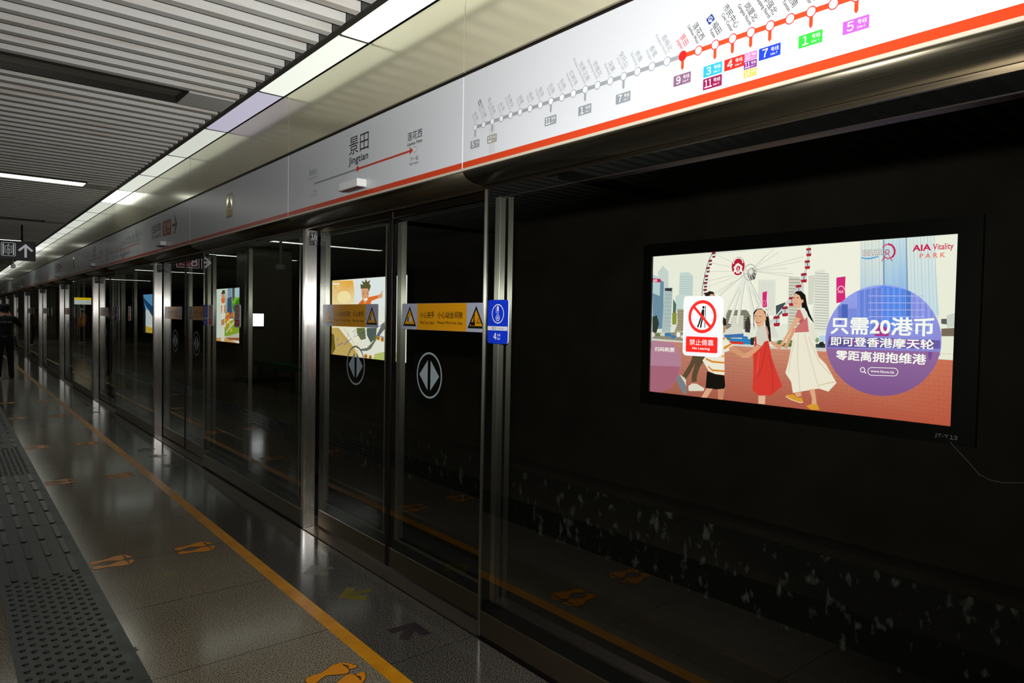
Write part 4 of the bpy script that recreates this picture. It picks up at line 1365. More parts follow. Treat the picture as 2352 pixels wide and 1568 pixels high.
def route_map():
    p = Print(0.00010); W = 2.552; v0 = 2.365 - ZB
    def su(i): return (W - (2.496 - 0.04) + 0.0621 * i) if i <= 18 else (W - (1.379 - 0.04) + 0.0606 * (i - 18))
    def tg(u, v, w_, h, n, c):
        p.rrect(u - w_ / 2, v - h / 2, u + w_ / 2, v + h / 2, 0.0015, c)
        one = len(n) == 1
        p.text(n, u - w_ * (0.34 if one else 0.42), v - h * 0.33, u - w_ * (0.08 if one else 0.02), v + h * 0.36, 'ffffff', 0.012)
        p.text('号线', u + w_ * 0.06, v - h * 0.02, u + w_ * 0.42, v + h * 0.34, 'ffffff'); p.text('Line ' + n, u + w_ * 0.06, v - h * 0.32, u + w_ * 0.36, v - h * 0.12, 'ffffff')
    # grey skyline printed over the right half of the map
    rng = random.Random(4); x = W - 1.02
    while x < W - 0.03:
        w_ = rng.uniform(0.016, 0.04); h = rng.uniform(0.02, 0.055) * (1.5 if x > W - 0.4 else 1)
        p.rect(x, 0.265, x + w_, 0.265 + h, rng.choice(['ccd1d5', 'c2c8cd', 'd2d6d9'])); p.n = 0; x += w_ * 1.12
    p.n = 1; p.poly([(W - 0.60, 0.265), (W - 0.57, 0.265), (W - 0.585, 0.40)], 'b9a49a'); p.rect(W - 0.40, 0.265, W - 0.372, 0.395, 'b89a6a'); p.rect(W - 0.39, 0.395, W - 0.382, 0.412, 'c05a30')
    p.n = 2; p.line([(su(0), v0), (su(18), v0)], 0.0140, GREY); p.line([(su(18), v0), (su(37), v0)], 0.0145, OR)
    for i, L in TAGS.items():
        u = su(i); c = OR if i >= 18 else GREY; p.n = 4
        if i in (2, 22): p.rect(u - 0.022, v0 - 0.135, u + 0.022, v0 - 0.02, 'd8dbdf' if i == 22 else 'cfd2d6')
        p.poly([(u - 0.0052, v0), (u - 0.0052, v0 - 0.038), (u, v0 - 0.045), (u + 0.0052, v0 - 0.038), (u + 0.0052, v0)], c)
        for q, (n, cc) in enumerate(L):
            p.n = 7
            if i == 22: tg(u + 0.001, 2.2965 - ZB - 0.0245 * q, 0.042, 0.0225, n, cc)
            else: tg(u + {20: -0.0065, 21: 0.0075, 23: 0.001}.get(i, 0), 2.291 - ZB - 0.0385 * q, 0.067, 0.034, n, cc)
    for i, (zh, en) in enumerate(ST):
        u = su(i); c = OR if i > 18 else GREY; p.n = 6
        if i == 18: p.disc(u, v0, 0.0155, 0.0165, 'f01c1c')
        else: p.disc(u, v0, 0.0148, 0.0152, c if i < 18 else 'c83838'); p.disc(u, v0, 0.0118, 0.0122, 'f2f3f5')
        ink = '9a9ea4' if i < 18 else ('d81e34' if i == 18 else '222224'); a = math.radians(-60)
        p.label(en, u - 0.0060, v0 + 0.021, 0.0150, a, ink, 0.012 if i > 17 else 0, 0.92); p.label(zh, u + 0.0085, v0 + 0.027, 0.0225, a, ink, 0.0, 1.0)
        if i in (1, 20):
            d = len(zh) * 0.0225 + 0.018; cx, cy = u + 0.0125 - d * math.cos(a), v0 + 0.028 - d * math.sin(a); r = 0.0128
            q = [(cx + r * 1.3 * math.cos(a + math.pi / 4 + k * math.pi / 2), cy + r * 1.3 * math.sin(a + math.pi / 4 + k * math.pi / 2)) for k in range(4)]
            p.poly(q, '8f969c' if i == 1 else '1c3c8c')
            if i == 20: p.ring(cx, cy + 0.001, 0.0062, 0.0062, 0.0024, 'ffffff', 20); p.line([(cx - 0.006, cy - 0.005), (cx + 0.0065, cy - 0.0085)], 0.0024, 'ffffff'); p.line([(cx, cy + 0.002), (cx, cy - 0.006)], 0.002, 'ffffff')
            else: p.poly([(cx - 0.004, cy + 0.007), (cx + 0.006, cy), (cx - 0.004, cy - 0.003)], 'e8e9eb'); p.line([(cx - 0.006, cy - 0.006), (cx + 0.006, cy - 0.006)], 0.002, 'e8e9eb')
    return p
def station_name():
    p = Print(0.00008); U = lambda y: YB - y; V = lambda z: z - ZB
    p.text('景田', U(3.742), V(2.452), U(3.502), V(2.553), DK, -0.004); p.text('Jingtian', U(3.745), V(2.386), U(3.507), V(2.440), DK, 0.012)
    p.line([(U(4.241), V(2.359)), (U(3.631), V(2.359))], 0.0095, '8c9093'); p.line([(U(3.631), V(2.359)), (U(3.035), V(2.359))], 0.0105, 'c83a1a')
    p.poly([(U(3.062), V(2.380)), (U(3.024), V(2.359)), (U(3.062), V(2.338)), (U(3.055), V(2.353)), (U(3.055), V(2.365))], 'c83a1a')
    p.disc(U(4.241), V(2.359), 0.0135, 0.0135, '8c9093'); p.disc(U(4.241), V(2.359), 0.0108, 0.0108, 'eceef0')
    p.disc(U(3.631), V(2.360), 0.0165, 0.0155, 'ee1a1a'); p.disc(U(3.009), V(2.359), 0.0155, 0.0145, '7c6660'); p.disc(U(3.009), V(2.359), 0.0128, 0.0118, 'eceef0')
    p.text('莲花西', U(3.078), V(2.411), U(2.940), V(2.453), DK, 0.005); p.text('Lianhua West', U(3.080), V(2.386), U(2.938), V(2.401), DK, 0.02)
    p.text('下一站', U(3.050), V(2.302), U(2.973), V(2.326), '303234'); p.text('Next Station', U(3.056), V(2.286), U(2.970), V(2.297), '303234', 0.01)
    p.text('香梅北', U(4.312), V(2.416), U(4.188), V(2.456), '8c9093'); p.text('Xiangmei North', U(4.332), V(2.390), U(4.178), V(2.405), '8c9093', 0.004)
    p.text('上一站', U(4.276), V(2.298), U(4.200), V(2.322), '8c9093'); p.text('Previous Station', U(4.288), V(2.281), U(4.190), V(2.292), '8c9093')
    return p
def line_sign():
    y0 = YB + PITCH_Y; p = Print(0.00008); U = lambda y: y0 - y; V = lambda z: z - ZB
    p.text('往盐田路', U(8.778), V(2.421), U(8.325), V(2.516), '3a3b36', -0.004); p.text('To Yantian Rd', U(8.760), V(2.356), U(8.335), V(2.402), '3a3b36')
    p.rect(U(8.241), V(2.346), U(7.883), V(2.511), 'a83c34'); p.text('8', U(8.205), V(2.372), U(8.085), V(2.486), 'f2e8e4', -0.004)
    p.text('号线', U(8.06), V(2.418), U(7.925), V(2.478), 'f2e8e4'); p.text('Line 8', U(8.055), V(2.376), U(7.93), V(2.400), 'f2e8e4')
    p.rect(U(7.835), V(2.416), U(7.70), V(2.446), '33342e')
    p.poly([(U(7.765), V(2.527)), (U(7.735), V(2.527)), (U(7.634), V(2.431)), (U(7.735), V(2.337)), (U(7.765), V(2.337)), (U(7.685), V(2.431))], '33342e')
    return p

t_cache = {}
def fascia(kind, y0, y1, label, maker=None):
    """one white fascia panel with its orange band and print"""
    t = thing('fascia_panel', label, 'sign panel', (XF, y0, ZB), 'white fascia panels over the screen doors')
    key = ('f', round(y1 - y0, 2))
    if key not in t_cache:
        h = MB(); h.box(XF, XF + 0.02, y0 + 0.003, y1 - 0.003, ZB + 0.007, ZT)
        a = bevel(B(h, 'panel', M['white'], t), 0.0015, 1)
        h = MB(); h.box(XF - 0.0006, XF - 0.0001, y0 + 0.0035, y1 - 0.0035, ZB + 0.007, ZB + 0.0345); b = B(h, 'orange_band', M['orange'], t); b['label'] = 'orange band'
        h = MB(); h.box(XF - 0.003, XF + 0.02, y0 + 0.001, y1 - 0.001, ZB - 0.004, ZB + 0.0065); c = B(h, 'bottom_edge', M['trimlight'], t)
        t_cache[key] = (a, b, c)
    else:
        for q in t_cache[key]: c = q.copy(); COL.objects.link(c); c.parent = t
    if maker:
        if maker not in t_cache: t_cache[maker] = PB(maker(), 'sign_print', M['print'], (XF - 0.0008, y1, ZB), UY, UZ, t)
        else: c = t_cache[maker].copy(); COL.objects.link(c); c.parent = t
    return t
def header(y0, y1, label):
    t = thing('header_cover', label, 'door header cover', (XP, y0, 2.13), 'curved header covers under the fascia')
    key = ('h', round(y1 - y0, 2))
    if key not in t_cache:
        pts = [(1.95, 2.135)] + [(1.944 - 0.116 * math.sin(math.radians(a)), 2.186 - 0.05 * math.cos(math.radians(a))) for a in range(0, 91, 10)] + [(1.95, 2.186)]
        h = MB(); h.prism(pts[::-1], y0 + 0.0015, y1 - 0.0015, 'Y', sm=True); a = B(h, 'cover', M['steel_dark'], t)
        h = MB(); h.box(1.9445, 1.958, y0 + 0.0015, y1 - 0.0015, 2.118, 2.1345); b = B(h, 'lower_rail', M['kick'], t)
        t_cache[key] = (a, b)
    else:
        for q in t_cache[key]: c = q.copy(); COL.objects.link(c); c.parent = t
def upper(y0, y1, label):
    o = t_cache.get(('u', round(y1 - y0, 2)))
    if o is None:
        h = MB(); h.box(0, 0.014, 0.002, y1 - y0 - 0.002, 0, ZC - ZT - 0.021); o = h.build('cream_panel', M['cream']); t_cache[('u', round(y1 - y0, 2))] = o
        bevel(o, 0.002, 1)
    else: o = o.copy(); COL.objects.link(o)
    o.location = (XF + 0.001, y0, ZT + 0.021)
    tag(o, label, 'wall panel', 'cream panels above the fascia')

seq = [('name', station_name, 'white fascia panel reading 景田 Jingtian with the next station line'), ('plain', None, 'plain white fascia panel'), ('line', line_sign, 'white fascia panel pointing to Yantian Rd by red line 8 box'), ('map', route_map, 'white fascia panel with the line route map')]
fascia('map', 0.04, YA, 'white fascia panel with the large route map over the big pane, its 景田 stop in red', route_map)
header(0.04, YA, 'dark curved header cover over the big single pane'); upper(0.04, YA, 'cream panel above the large route map')
for k in range(NB + 2):
    d = DOOR[k] if k < len(DOOR) else 'door far away'; o = PITCH_Y * k
    for q, (y0, y1) in enumerate(((YA + o, YB + o), (YB + o, YA + o + PITCH_Y))):
        kd, mk, lab = seq[(2 * k + q) % 4]
        where = ('over ' + d) if q == 0 else ('just beyond ' + d)
        if k > NB - 1 and q: continue
        fascia(kd, y0, y1, lab + ', ' + where, mk)
        header(y0, y1, 'dark curved header cover ' + where); upper(y0, y1, 'cream panel above the fascia ' + where)
    # door sensor
    t = thing('door_sensor', 'small white box sensor sticking out over ' + d, 'sensor', (XF, 3.63 + o, 2.262), 'white sensors on the fascia')
    if k == 0:
        h = MB(); h.box(-0.062, -0.001, -0.115, 0.115, -0.022, 0.022); sens = [bevel(h.build('housing', M['white_plastic'], t), 0.005, 2)]
        h = MB(); h.box(-0.05, -0.006, -0.10, 0.10, -0.026, -0.0222); sens.append(h.build('lens_strip', M['rail'], t))
    else:
        for s_ in sens: c = s_.copy(); COL.objects.link(c); c.parent = t
    # yellow warning plate on the plain panel
    if k % 2 == 0:
        t = thing('warning_plate', 'narrow yellow triangle warning plate on the plain fascia panel beyond ' + d, 'warning sign', (XF, 5.94 + o, 2.418), 'yellow warning plates on the fascia')
        if k == 0:
            h = MB(); h.box(-0.004, -0.0008, -0.073, 0.073, -0.099, 0.099); wp = [h.build('plate', mat('cream_plate', 'b9b492', 0.12, 0.6), t)]
            p = Print(0.0001); p.poly([(0.073, 0.175), (0.130, 0.082), (0.016, 0.082)], '26221a'); p.poly([(0.073, 0.160), (0.118, 0.088), (0.028, 0.088)], 'd8a416')
            p.poly([(0.078, 0.145), (0.066, 0.117), (0.074, 0.117), (0.069, 0.098), (0.083, 0.124), (0.075, 0.124)], '26221a')
            p.rect(0.014, 0.013, 0.132, 0.072, 'd8a416'); p.text('注意', 0.045, 0.044, 0.10, 0.066, '4a3a10'); p.text('安全', 0.045, 0.019, 0.10, 0.040, '4a3a10')
            wp.append(p.build('sign_print', M['print'], (-0.0043, 0.073, -0.099), UY, UZ, t))
        else:
            for s_ in wp: c = s_.copy(); COL.objects.link(c); c.parent = t

# ------------------------------------------------------------------ screen doors: posts, fixed panels, sliding leaves
def frit(h, x, ya, yb, z0, z1, s_, b_, t_):
    h.box(x, x + 0.002, ya, ya + s_, z0, z1); h.box(x, x + 0.002, yb - s_, yb, z0, z1)
    h.box(x, x + 0.002, ya + s_, yb - s_, z0, z0 + b_); h.box(x, x + 0.002, ya + s_, yb - s_, z1 - t_, z1)

post_src = {}
def post(y, sgn, label):
    """stainless post at the edge of a door opening; sgn +1: the opening lies on its -Y side"""
    t = thing('door_post', label, 'door post', (XP, y, 0), 'stainless posts beside the screen doors')
    if sgn not in post_src:
        r = 0.022; P = [(0.092, 0), (0.092, 0.118), (0.013, 0.118), (0.013, 0.029), (0.0, 0.029)] + [(r - r * math.cos(math.radians(a)), r - r * math.sin(math.radians(a))) for a in range(0, 91, 15)]
        P = [(x, sgn * q) for x, q in P]
        h = MB(); h.prism(P, 0.001, 2.117, 'Z', sm=False); a = h.build('column', M['steel'] if sgn > 0 else M['steel_dim'], t)
        b = bevel(a, 0.0015, 1)
        h = MB(); h.prism([(x * 1.0, q) for x, q in P], 2.1175, 2.1345, 'Z'); c = h.build('top_collar', M['kick'], t)
        h = MB(); h.box(0.0925, 0.099, sgn * 0.02, sgn * 0.1, 0.002, 2.117); e = h.build('rubber_seal', M['black'], t)
        h = MB(); h.box(0.044, 0.060, sgn * 0.1182, sgn * 0.1195, 0.21, 2.07); f_ = h.build('cover_strip', M['frame'], t)
        post_src[sgn] = (a, c, e, f_)
    else:
        for q in post_src[sgn]: c = q.copy(); COL.objects.link(c); c.parent = t
    return t

def pane_parts(t, ya, yb, top=2.117):
    h = MB(); h.box(XP, XP + 0.008, ya, yb, 0.133, top); a = B(h, 'pane', M['glass'], t)
    h = MB(); frit(h, XP + 0.0085, ya, yb, 0.133, top, 0.056, 0.062, 0.046); b = B(h, 'black_border', M['frit'], t)
    return [a, b]
def rails(t, ya, yb):
    h = MB(); h.box(XP, XP + 0.0118, ya, yb, 0.012, 0.131); a = bevel(B(h, 'kick_plate', M['kick'], t), 0.003, 1)
    h = MB(); h.box(XP + 0.0135, XP + 0.075, ya + 0.091, yb - 0.091, 0.02, 0.205); h.box(XP + 0.0135, XP + 0.018, ya + 0.091, yb - 0.091, 2.068, 2.116); b = B(h, 'inner_rail', M['inner'], t)
    h = MB(); h.box(XP - 0.006, XP + 0.0118, ya, yb, 0.0005, 0.0115); c = B(h, 'floor_strip', M['frame'], t)
    return [a, b, c]

# the big single pane beside the camera
t = thing('glass_panel', 'big single glass screen panel with the ad behind it', 'glass panel', (XP, YA - 0.03, 0), 'fixed glass screen panels')
pane_parts(t, 0.07, YA - 0.0295); rails(t, 0.07, YA - 0.0295)
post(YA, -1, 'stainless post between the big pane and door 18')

pan = None
for k in range(NB):
    o = PITCH_Y * k; d = DOOR[k]; ya, yb = YB + 0.0295, YA + PITCH_Y - 0.0295; ym = (ya + yb) / 2
    lab = 'glass screen panel of two panes just beyond ' + d
    if k == 0:
        t = pan = thing('glass_panel', lab, 'glass panel', (XP, ya, 0), 'fixed glass screen panels')
        pane_parts(t, ya, ym - 0.0015); pane_parts(t, ym + 0.0015, yb); rails(t, ya, yb)
        h = MB(); h.box(XP + 0.013, XP + 0.052, ym - 0.03, ym + 0.06, 0.206, 2.071); B(h, 'mullion', M['steel_dim'], t)
        pk = kids(pan)
    else: dup(pan, (XP, ya + o, 0), lab, pk)
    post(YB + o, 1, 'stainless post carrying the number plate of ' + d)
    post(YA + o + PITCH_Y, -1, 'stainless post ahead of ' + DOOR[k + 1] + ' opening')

def caution(order):
    """orange strip with warning triangles; order: what stands left, the words, what stands right"""
    p = Print(0.00008); W, H = 0.805, 0.147; e = 0.165
    p.rrect(0, 0, W, H, 0.008, 'a9b0c4'); p.rect(e, 0.0005, W - e, H - 0.0005, 'dc980c')
    def tri(cx, hand):
        p.poly([(cx - 0.072, 0.018), (cx + 0.072, 0.018), (cx, 0.132)], '16140f'); p.poly([(cx - 0.053, 0.030), (cx + 0.053, 0.030), (cx, 0.112)], 'dc980c')
        if hand:
            p.rrect(cx - 0.016, 0.042, cx + 0.018, 0.072, 0.006, 'c9ccd2'); p.rect(cx - 0.001, 0.032, cx + 0.002, 0.095, '3a3424')
            for i in range(4): p.rrect(cx - 0.025, 0.045 + i * 0.0066, cx - 0.006, 0.050 + i * 0.0066, 0.002, '16140f')
        else:
            p.rect(cx - 0.045, 0.032, cx - 0.008, 0.050, '16140f'); p.disc(cx - 0.016, 0.086, 0.006, 0.006, '16140f', 12)
            p.line([(cx - 0.016, 0.078), (cx - 0.017, 0.062), (cx - 0.022, 0.050)], 0.008, '16140f'); p.line([(cx - 0.016, 0.064), (cx - 0.006, 0.050)], 0.005, '16140f')
            p.line([(cx + 0.008, 0.046), (cx + 0.022, 0.072), (cx + 0.036, 0.046), (cx + 0.008, 0.046)], 0.005, '16140f')
    tri(e / 2, order == 0); tri(W - e / 2, order != 0)
    A, Bt = ('小心夹手', '小心站台间隙'), ('Mind Your Hand', 'Please Mind the Gap')
    w = (W - 2 * e); x = e + w * 0.07
    if order == 0: spans = ((0.07, 0.37, A[0], Bt[0]), (0.44, 0.93, A[1], Bt[1]))
    else: spans = ((0.07, 0.55, A[1], Bt[1]), (0.63, 0.95, A[0], Bt[0]))
    for a, b, zh, en in spans:
        p.text(zh, e + w * a, 0.066, e + w * b, 0.102, '1a160e', 0.012); p.text(en, e + w * a, 0.032, e + w * b, 0.050, '1a160e', 0.012)
    return p
def emblem():
    p = Print(0.0001); p.ring(0, 0, 0.122, 0.122, 0.011, '9aa8ae', 48)
    p.poly([(-0.014, 0.083), (-0.014, -0.083), (-0.100, 0)], '9aa8ae'); p.poly([(0.014, 0.083), (0.014, -0.083), (0.100, 0)], '9aa8ae')
    return p
leaf_src = {}
def leaf(k, near):
    o = PITCH_Y * k; d = DOOR[k]; yc = 3.6315
    lab = 'sliding glass leaf of %s, %s' % (d, 'before its meeting edge' if near else 'next to its number plate')
    t = thing('sliding_door_leaf', lab, 'sliding door', (XL, yc + o, 0), 'sliding glass door leaves')
    if near not in leaf_src:
        s_ = -1 if near else 1; a, b = (yc - 1.0, yc - 0.002) if near else (yc + 0.002, yc + 1.0)
        h = MB(); h.box(XL, XL + 0.007, a, b, 0.13, 2.10); B(h, 'pane', M['glass'], t)
        h = MB(); frit(h, XL + 0.0075, a, b, 0.13, 2.10, 0.056, 0.055, 0.03); B(h, 'black_border', M['frit'], t)
        h = MB(); h.box(XL, XL + 0.03, a, b, 0.012, 0.129); bevel(B(h, 'kick_plate', M['kick'], t), 0.003, 1)
        h = MB(); h.box(XL, XL + 0.03, a, b, 2.1005, 2.145); B(h, 'top_rail', M['kick'], t)
        h = MB(); e0, e1 = (b - 0.015, b) if near else (a, a + 0.015); h.box(XL - 0.005, XL - 0.0005, e0, e1, 0.013, 2.144); B(h, 'meeting_edge', M['frame'], t)
        h = MB()
        for y in ((a + 0.02, b - 0.105) if near else (a + 0.035, b - 0.07)): h.box(XL + 0.011, XL + 0.045, y, y + 0.045, 0.13, 2.09)
        h.box(XL + 0.011, XL + 0.045, a + 0.066, b - 0.071, 0.13, 0.20); B(h, 'inner_frame', M['steel_dim'], t)
        if near: O = (XL - 0.0004, yc - 0.144, 1.446)
        else: O = (XL - 0.0004, yc + 0.144 + 0.805, 1.446)
        q = PB(caution(0 if near else 1), 'caution_strip', M['print'], O, UY, UZ, t); q['label'] = 'orange caution strip with warning triangles'
        q = PB(emblem(), 'door_emblem', M['print'], (XL - 0.0004, yc + s_ * 0.44, 1.197), UY, UZ, t); q['label'] = 'grey ring with two arrowheads'
        leaf_src[near] = (t, kids(t))
    else:
        for q in leaf_src[near][1]: c = q.copy(); COL.objects.link(c); c.parent = t
perf = mat('perforated_steel', (0.17, 0.14, 0.11), 0.35, 0.8)
tc = nd(perf, 'ShaderNodeTexCoord'); vo = nd(perf, 'ShaderNodeTexVoronoi'); vo.inputs['Scale'].default_value = 95; vo.inputs['Randomness'].default_value = 0
cr = nd(perf, 'ShaderNodeValToRGB'); cr.color_ramp.elements[0].position = 0.26; cr.color_ramp.elements[1].position = 0.34
cr.color_ramp.elements[0].color = (0.36, 0.31, 0.26, 1); cr.color_ramp.elements[1].color = (0.10, 0.08, 0.065, 1)
perf.node_tree.links.new(tc.outputs['Object'], vo.inputs['Vector']); perf.node_tree.links.new(vo.outputs['Distance'], cr.inputs[0]); perf.node_tree.links.new(cr.outputs[0], perf.node_tree.nodes['Principled BSDF'].inputs['Base Color'])
sill_src = None
def num_plate(a, b):
    p = Print(0.0001); p.rect(0, 0, 0.064, 0.098, '2c2c31')
    p.text('屏蔽门编号', 0.005, 0.083, 0.058, 0.094, 'a8a8aa'); p.text(a, 0.010, 0.042, 0.056, 0.078, 'dcdcde', 0.012); p.rect(0.002, 0.0345, 0.062, 0.0365, 'c2c2c4')
    p.text('车门', 0.005, 0.020, 0.026, 0.031, 'a8a8aa'); p.text('编号', 0.005, 0.006, 0.026, 0.017, 'a8a8aa'); p.text(b, 0.037, 0.005, 0.052, 0.030, 'dcdcde', 0.008)
    return p
for k in range(NB):
    leaf(k, True); leaf(k, False)
    o = PITCH_Y * k; d = DOOR[k]
    if sill_src is None:
        h = MB(); h.box(0.001, XL - 0.004 - XP, 0.002, YB - YA - 0.002, -0.0035, 0.0); sill_src = s_ = h.build('door_sill', perf)
    else: s_ = sill_src.copy(); COL.objects.link(s_)
    s_.location = (XP, YA + o, 0.0005); tag(s_, 'dark perforated metal sill in the floor under ' + d, 'door sill', 'perforated door sills')
    n = ((18 + k) , (k % 5)); num = str(18 + k); sub = str(5 if k == 0 else (k - 1) % 5 + 1)
    t = thing('number_plate', 'dark door number plate reading %s over %s on the stainless post' % (num, sub), 'number plate', (1.979, YB + o, 2.012), 'door number plates on the posts')
    h = MB(); h.box(0, 0.064, -0.0014, -0.0002, 0, 0.098); h.build('plate', M['black'], t)
    num_plate(num, sub).build('printed_number', M['print'], (0, -0.0016, 0), UX, UZ, t)

# ------------------------------------------------------------------ signs on the fixed panes
def no_lean():
    p = Print(0.0001); p.rrect(0, 0, 0.150, 0.200, 0.015, 'f4f4f6'); p.rrect(0.003, 0.003, 0.147, 0.197, 0.013, 'd6d8de')
    cx, cy = 0.075, 0.132; p.disc(cx, cy, 0.055, 0.055, 'ee2a24', 44); p.disc(cx, cy, 0.044, 0.044, 'f0f1f4', 44)
    p.disc(cx + 0.004, cy + 0.031, 0.0048, 0.0048, '1c1a1a', 16)
    p.poly([(cx - 0.002, cy + 0.022), (cx + 0.003, cy + 0.026), (cx + 0.008, cy + 0.022), (cx + 0.007, cy - 0.004), (cx - 0.008, cy - 0.006)], '1c1a1a')
    p.line([(cx - 0.005, cy - 0.004), (cx - 0.011, cy - 0.022), (cx - 0.017, cy - 0.036)], 0.006, '1c1a1a'); p.line([(cx + 0.002, cy - 0.004), (cx - 0.002, cy - 0.020), (cx - 0.005, cy - 0.037)], 0.006, '1c1a1a')
    p.rect(cx + 0.0105, cy - 0.037, cx + 0.0135, cy + 0.036, '1c1a1a'); p.line([(cx - 0.034, cy + 0.034), (cx + 0.034, cy - 0.034)], 0.0095, 'ee2a24')
    p.rrect(0.013, 0.013, 0.137, 0.065, 0.004, 'e62620'); p.text('禁止倚靠', 0.028, 0.036, 0.122, 0.056, 'f6f0f0', 0.004); p.text('No Leaning', 0.040, 0.020, 0.108, 0.030, 'f6f0f0', 0.008)
    return p
def low_temp():
    p = Print(0.0001); p.rrect(0, 0, 0.150, 0.200, 0.014, '1238d4'); p.ring(0.075, 0.136, 0.042, 0.042, 0.0045, 'f0f2fa', 40)
    p.rrect(0.069, 0.112, 0.081, 0.172, 0.006, 'f0f2fa'); p.disc(0.075, 0.117, 0.0145, 0.0145, 'f0f2fa', 24); p.rrect(0.0715, 0.125, 0.0785, 0.150, 0.003, '1238d4'); p.disc(0.075, 0.117, 0.0115, 0.0115, '2a58e0', 20)
    for a in range(3): t = math.radians(60 * a + 30); p.line([(0.075 - 0.008 * math.cos(t), 0.117 - 0.008 * math.sin(t)), (0.075 + 0.008 * math.cos(t), 0.117 + 0.008 * math.sin(t))], 0.002, 'f0f2fa')
    for i in range(4): p.rect(0.060, 0.142 + i * 0.007, 0.067, 0.144 + i * 0.007, 'f0f2fa')
    p.rect(0.002, 0.060, 0.148, 0.079, 'dfe2ea'); p.text('强冷', 0.034, 0.062, 0.066, 0.077, '34406a'); p.text('Low Temp', 0.078, 0.064, 0.118, 0.072, '34406a')
    p.text('4', 0.048, 0.018, 0.068, 0.048, 'f4f6fc', 0.02); p.text('车厢', 0.074, 0.033, 0.098, 0.046, 'f4f6fc'); p.text('Car', 0.074, 0.018, 0.098, 0.029, 'f4f6fc', 0.012)
    return p
sg = {}
def pane_sign(key, name, maker, yl, label, cat, group):
    t = thing(name, label, cat, (XP, yl, 1.401), group)
    if key not in sg:
        h = MB(); pts = []
        for cx, cz, a in ((0.135, 0.185, 0), (0.015, 0.185, 90), (0.015, 0.015, 180), (0.135, 0.015, 270)):
            for i in range(6): q = math.radians(a + 18 * i); pts.append((-(cx + 0.015 * math.cos(q)), cz + 0.015 * math.sin(q)))
        h.prism(pts, -0.0038, -0.0003, 'X'); a = h.build('plate', M['white_plastic'], t)
        b = maker().build('sign_print', M['print'], (-0.0041, 0, 0), UY, UZ, t); sg[key] = (a, b)
    else:
        for q in sg[key]: c = q.copy(); COL.objects.link(c); c.parent = t
NLG = 'red and white no-leaning signs'
pane_sign('n', 'no_leaning_sign', no_lean, 1.435, 'white no-leaning sign 禁止倚靠 on the big pane in front of the ad', 'prohibition sign', NLG)
pane_sign('t', 'temperature_sign', low_temp, 2.533, 'blue thermometer sign 强冷 4 Car on the edge of the big pane', 'temperature sign', 'blue temperature signs')
for k in range(5):
    o = PITCH_Y * k; d = DOOR[k]
    pane_sign('n', 'no_leaning_sign', no_lean, 6.178 + o, 'white no-leaning sign in the middle of the glass panel just beyond ' + d, 'prohibition sign', NLG)
    pane_sign('n', 'no_leaning_sign', no_lean, 6.955 + o, 'white no-leaning sign beside a blue sign, ahead of ' + DOOR[k + 1], 'prohibition sign', NLG)
    pane_sign('t', 'temperature_sign', low_temp, 7.118 + o, 'blue thermometer sign on the glass edge ahead of ' + DOOR[k + 1], 'temperature sign', 'blue temperature signs')

# ------------------------------------------------------------------ lit advertising boxes on the tunnel wall
def lightbox(y_left, y_right, ops, label, code=None):
    t = thing('advertising_lightbox', label, 'lit advertisement', (XW, (y_left + y_right) / 2, 0.6), 'lit advertisements on the tunnel wall')
    z0, z1 = 0.738, 2.243; W = y_left - y_right
    h = MB(); h.box(6.062, XW - 0.001, y_left, y_left + 0.12, 0.60, 2.38); h.box(6.062, XW - 0.001, y_right - 0.17, y_right, 0.60, 2.38)
    h.box(6.062, XW - 0.001, y_right, y_left, 0.60, z0); h.box(6.062, XW - 0.001, y_right, y_left, z1, 2.38); h.box(6.088, XW - 0.001, y_right, y_left, z0, z1)
    B(h, 'frame', M['black'], t)
    p = Print(0.000018, (W, z1 - z0)); p.rect(0, 0, W, z1 - z0, 'e8e6dc'); p.ops(ops)
    PB(p, 'lit_poster', M['ad'], (6.087, y_left, z0), UY, UZ, t)
    if code:
        p = Print(); p.text('JT-Y', 0, 0, 0.098, 0.033, 'd0d0d2', 0.02); p.text('13', 0.106, 0, 0.158, 0.033, 'd0d0d2', 0.02); PB(p, 'printed_code', M['print'], (6.0615, 2.042, 0.638), UY, UZ, t)
M['ad'].cycles.emission_sampling = 'NONE'
lightbox(4.93, 1.935, AD_WHEEL, 'wide lit advertisement with a family, a white wheel and a purple disc', 'JT-Y13')
lightbox(13.2, 10.19, AD_SKATE, 'lit advertisement with a skateboarding boy seen through door 18')
lightbox(21.9, 18.89, AD_GARDEN, 'lit advertisement with yellow flowers and green bushes beyond door 18')
lightbox(30.7, 29.0, [('p', '5f9fd4', [0, 900, 1700, 900, 1700, 1510, 0, 1510]), ('p', 'dfe8ea', [300, 300, 1700, 300, 1700, 900, 900, 700, 500, 1000]), ('p', '1f4a78', [0, 1250, 1700, 600, 1700, 1000, 600, 1250, 0, 1400]), ('p', '14202c', [0, 0, 420, 0, 420, 900, 0, 1300]), ('p', 'd8b83a', [420, 0, 1700, 0, 1700, 200, 420, 260])], 'far lit advertisement in pale blue and white')  # dark left end paints an obstructing dark shape into the print
cb = MB(); cb.tube([(6.05, 1.93, 0.62), (6.06, 1.88, 0.56), (6.06, 1.80, 0.48), (6.06, 1.73, 0.40), (6.06, 1.66, 0.372), (6.06, 1.58, 0.365), (6.06, 1.45, 0.39), (6.06, 1.2, 0.45), (6.06, 0.9, 0.5)], 0.004, 6)
tag(cb.build('power_cable', M['cable']), 'thin pale cable looping from under the wide lit advertisement', 'cable')

# ------------------------------------------------------------------ floor: safety line, footprints, arrows, tactile paving
g = MB(); y = -1.0
while y < YEND - 1: g.box(1.412, 1.482, y + 0.001, y + 1.199, 0.0002, 0.0014); y += 1.2
tag(g.build('safety_line', M['yellow']), 'long yellow safety line along the floor before the screen doors', 'floor line')

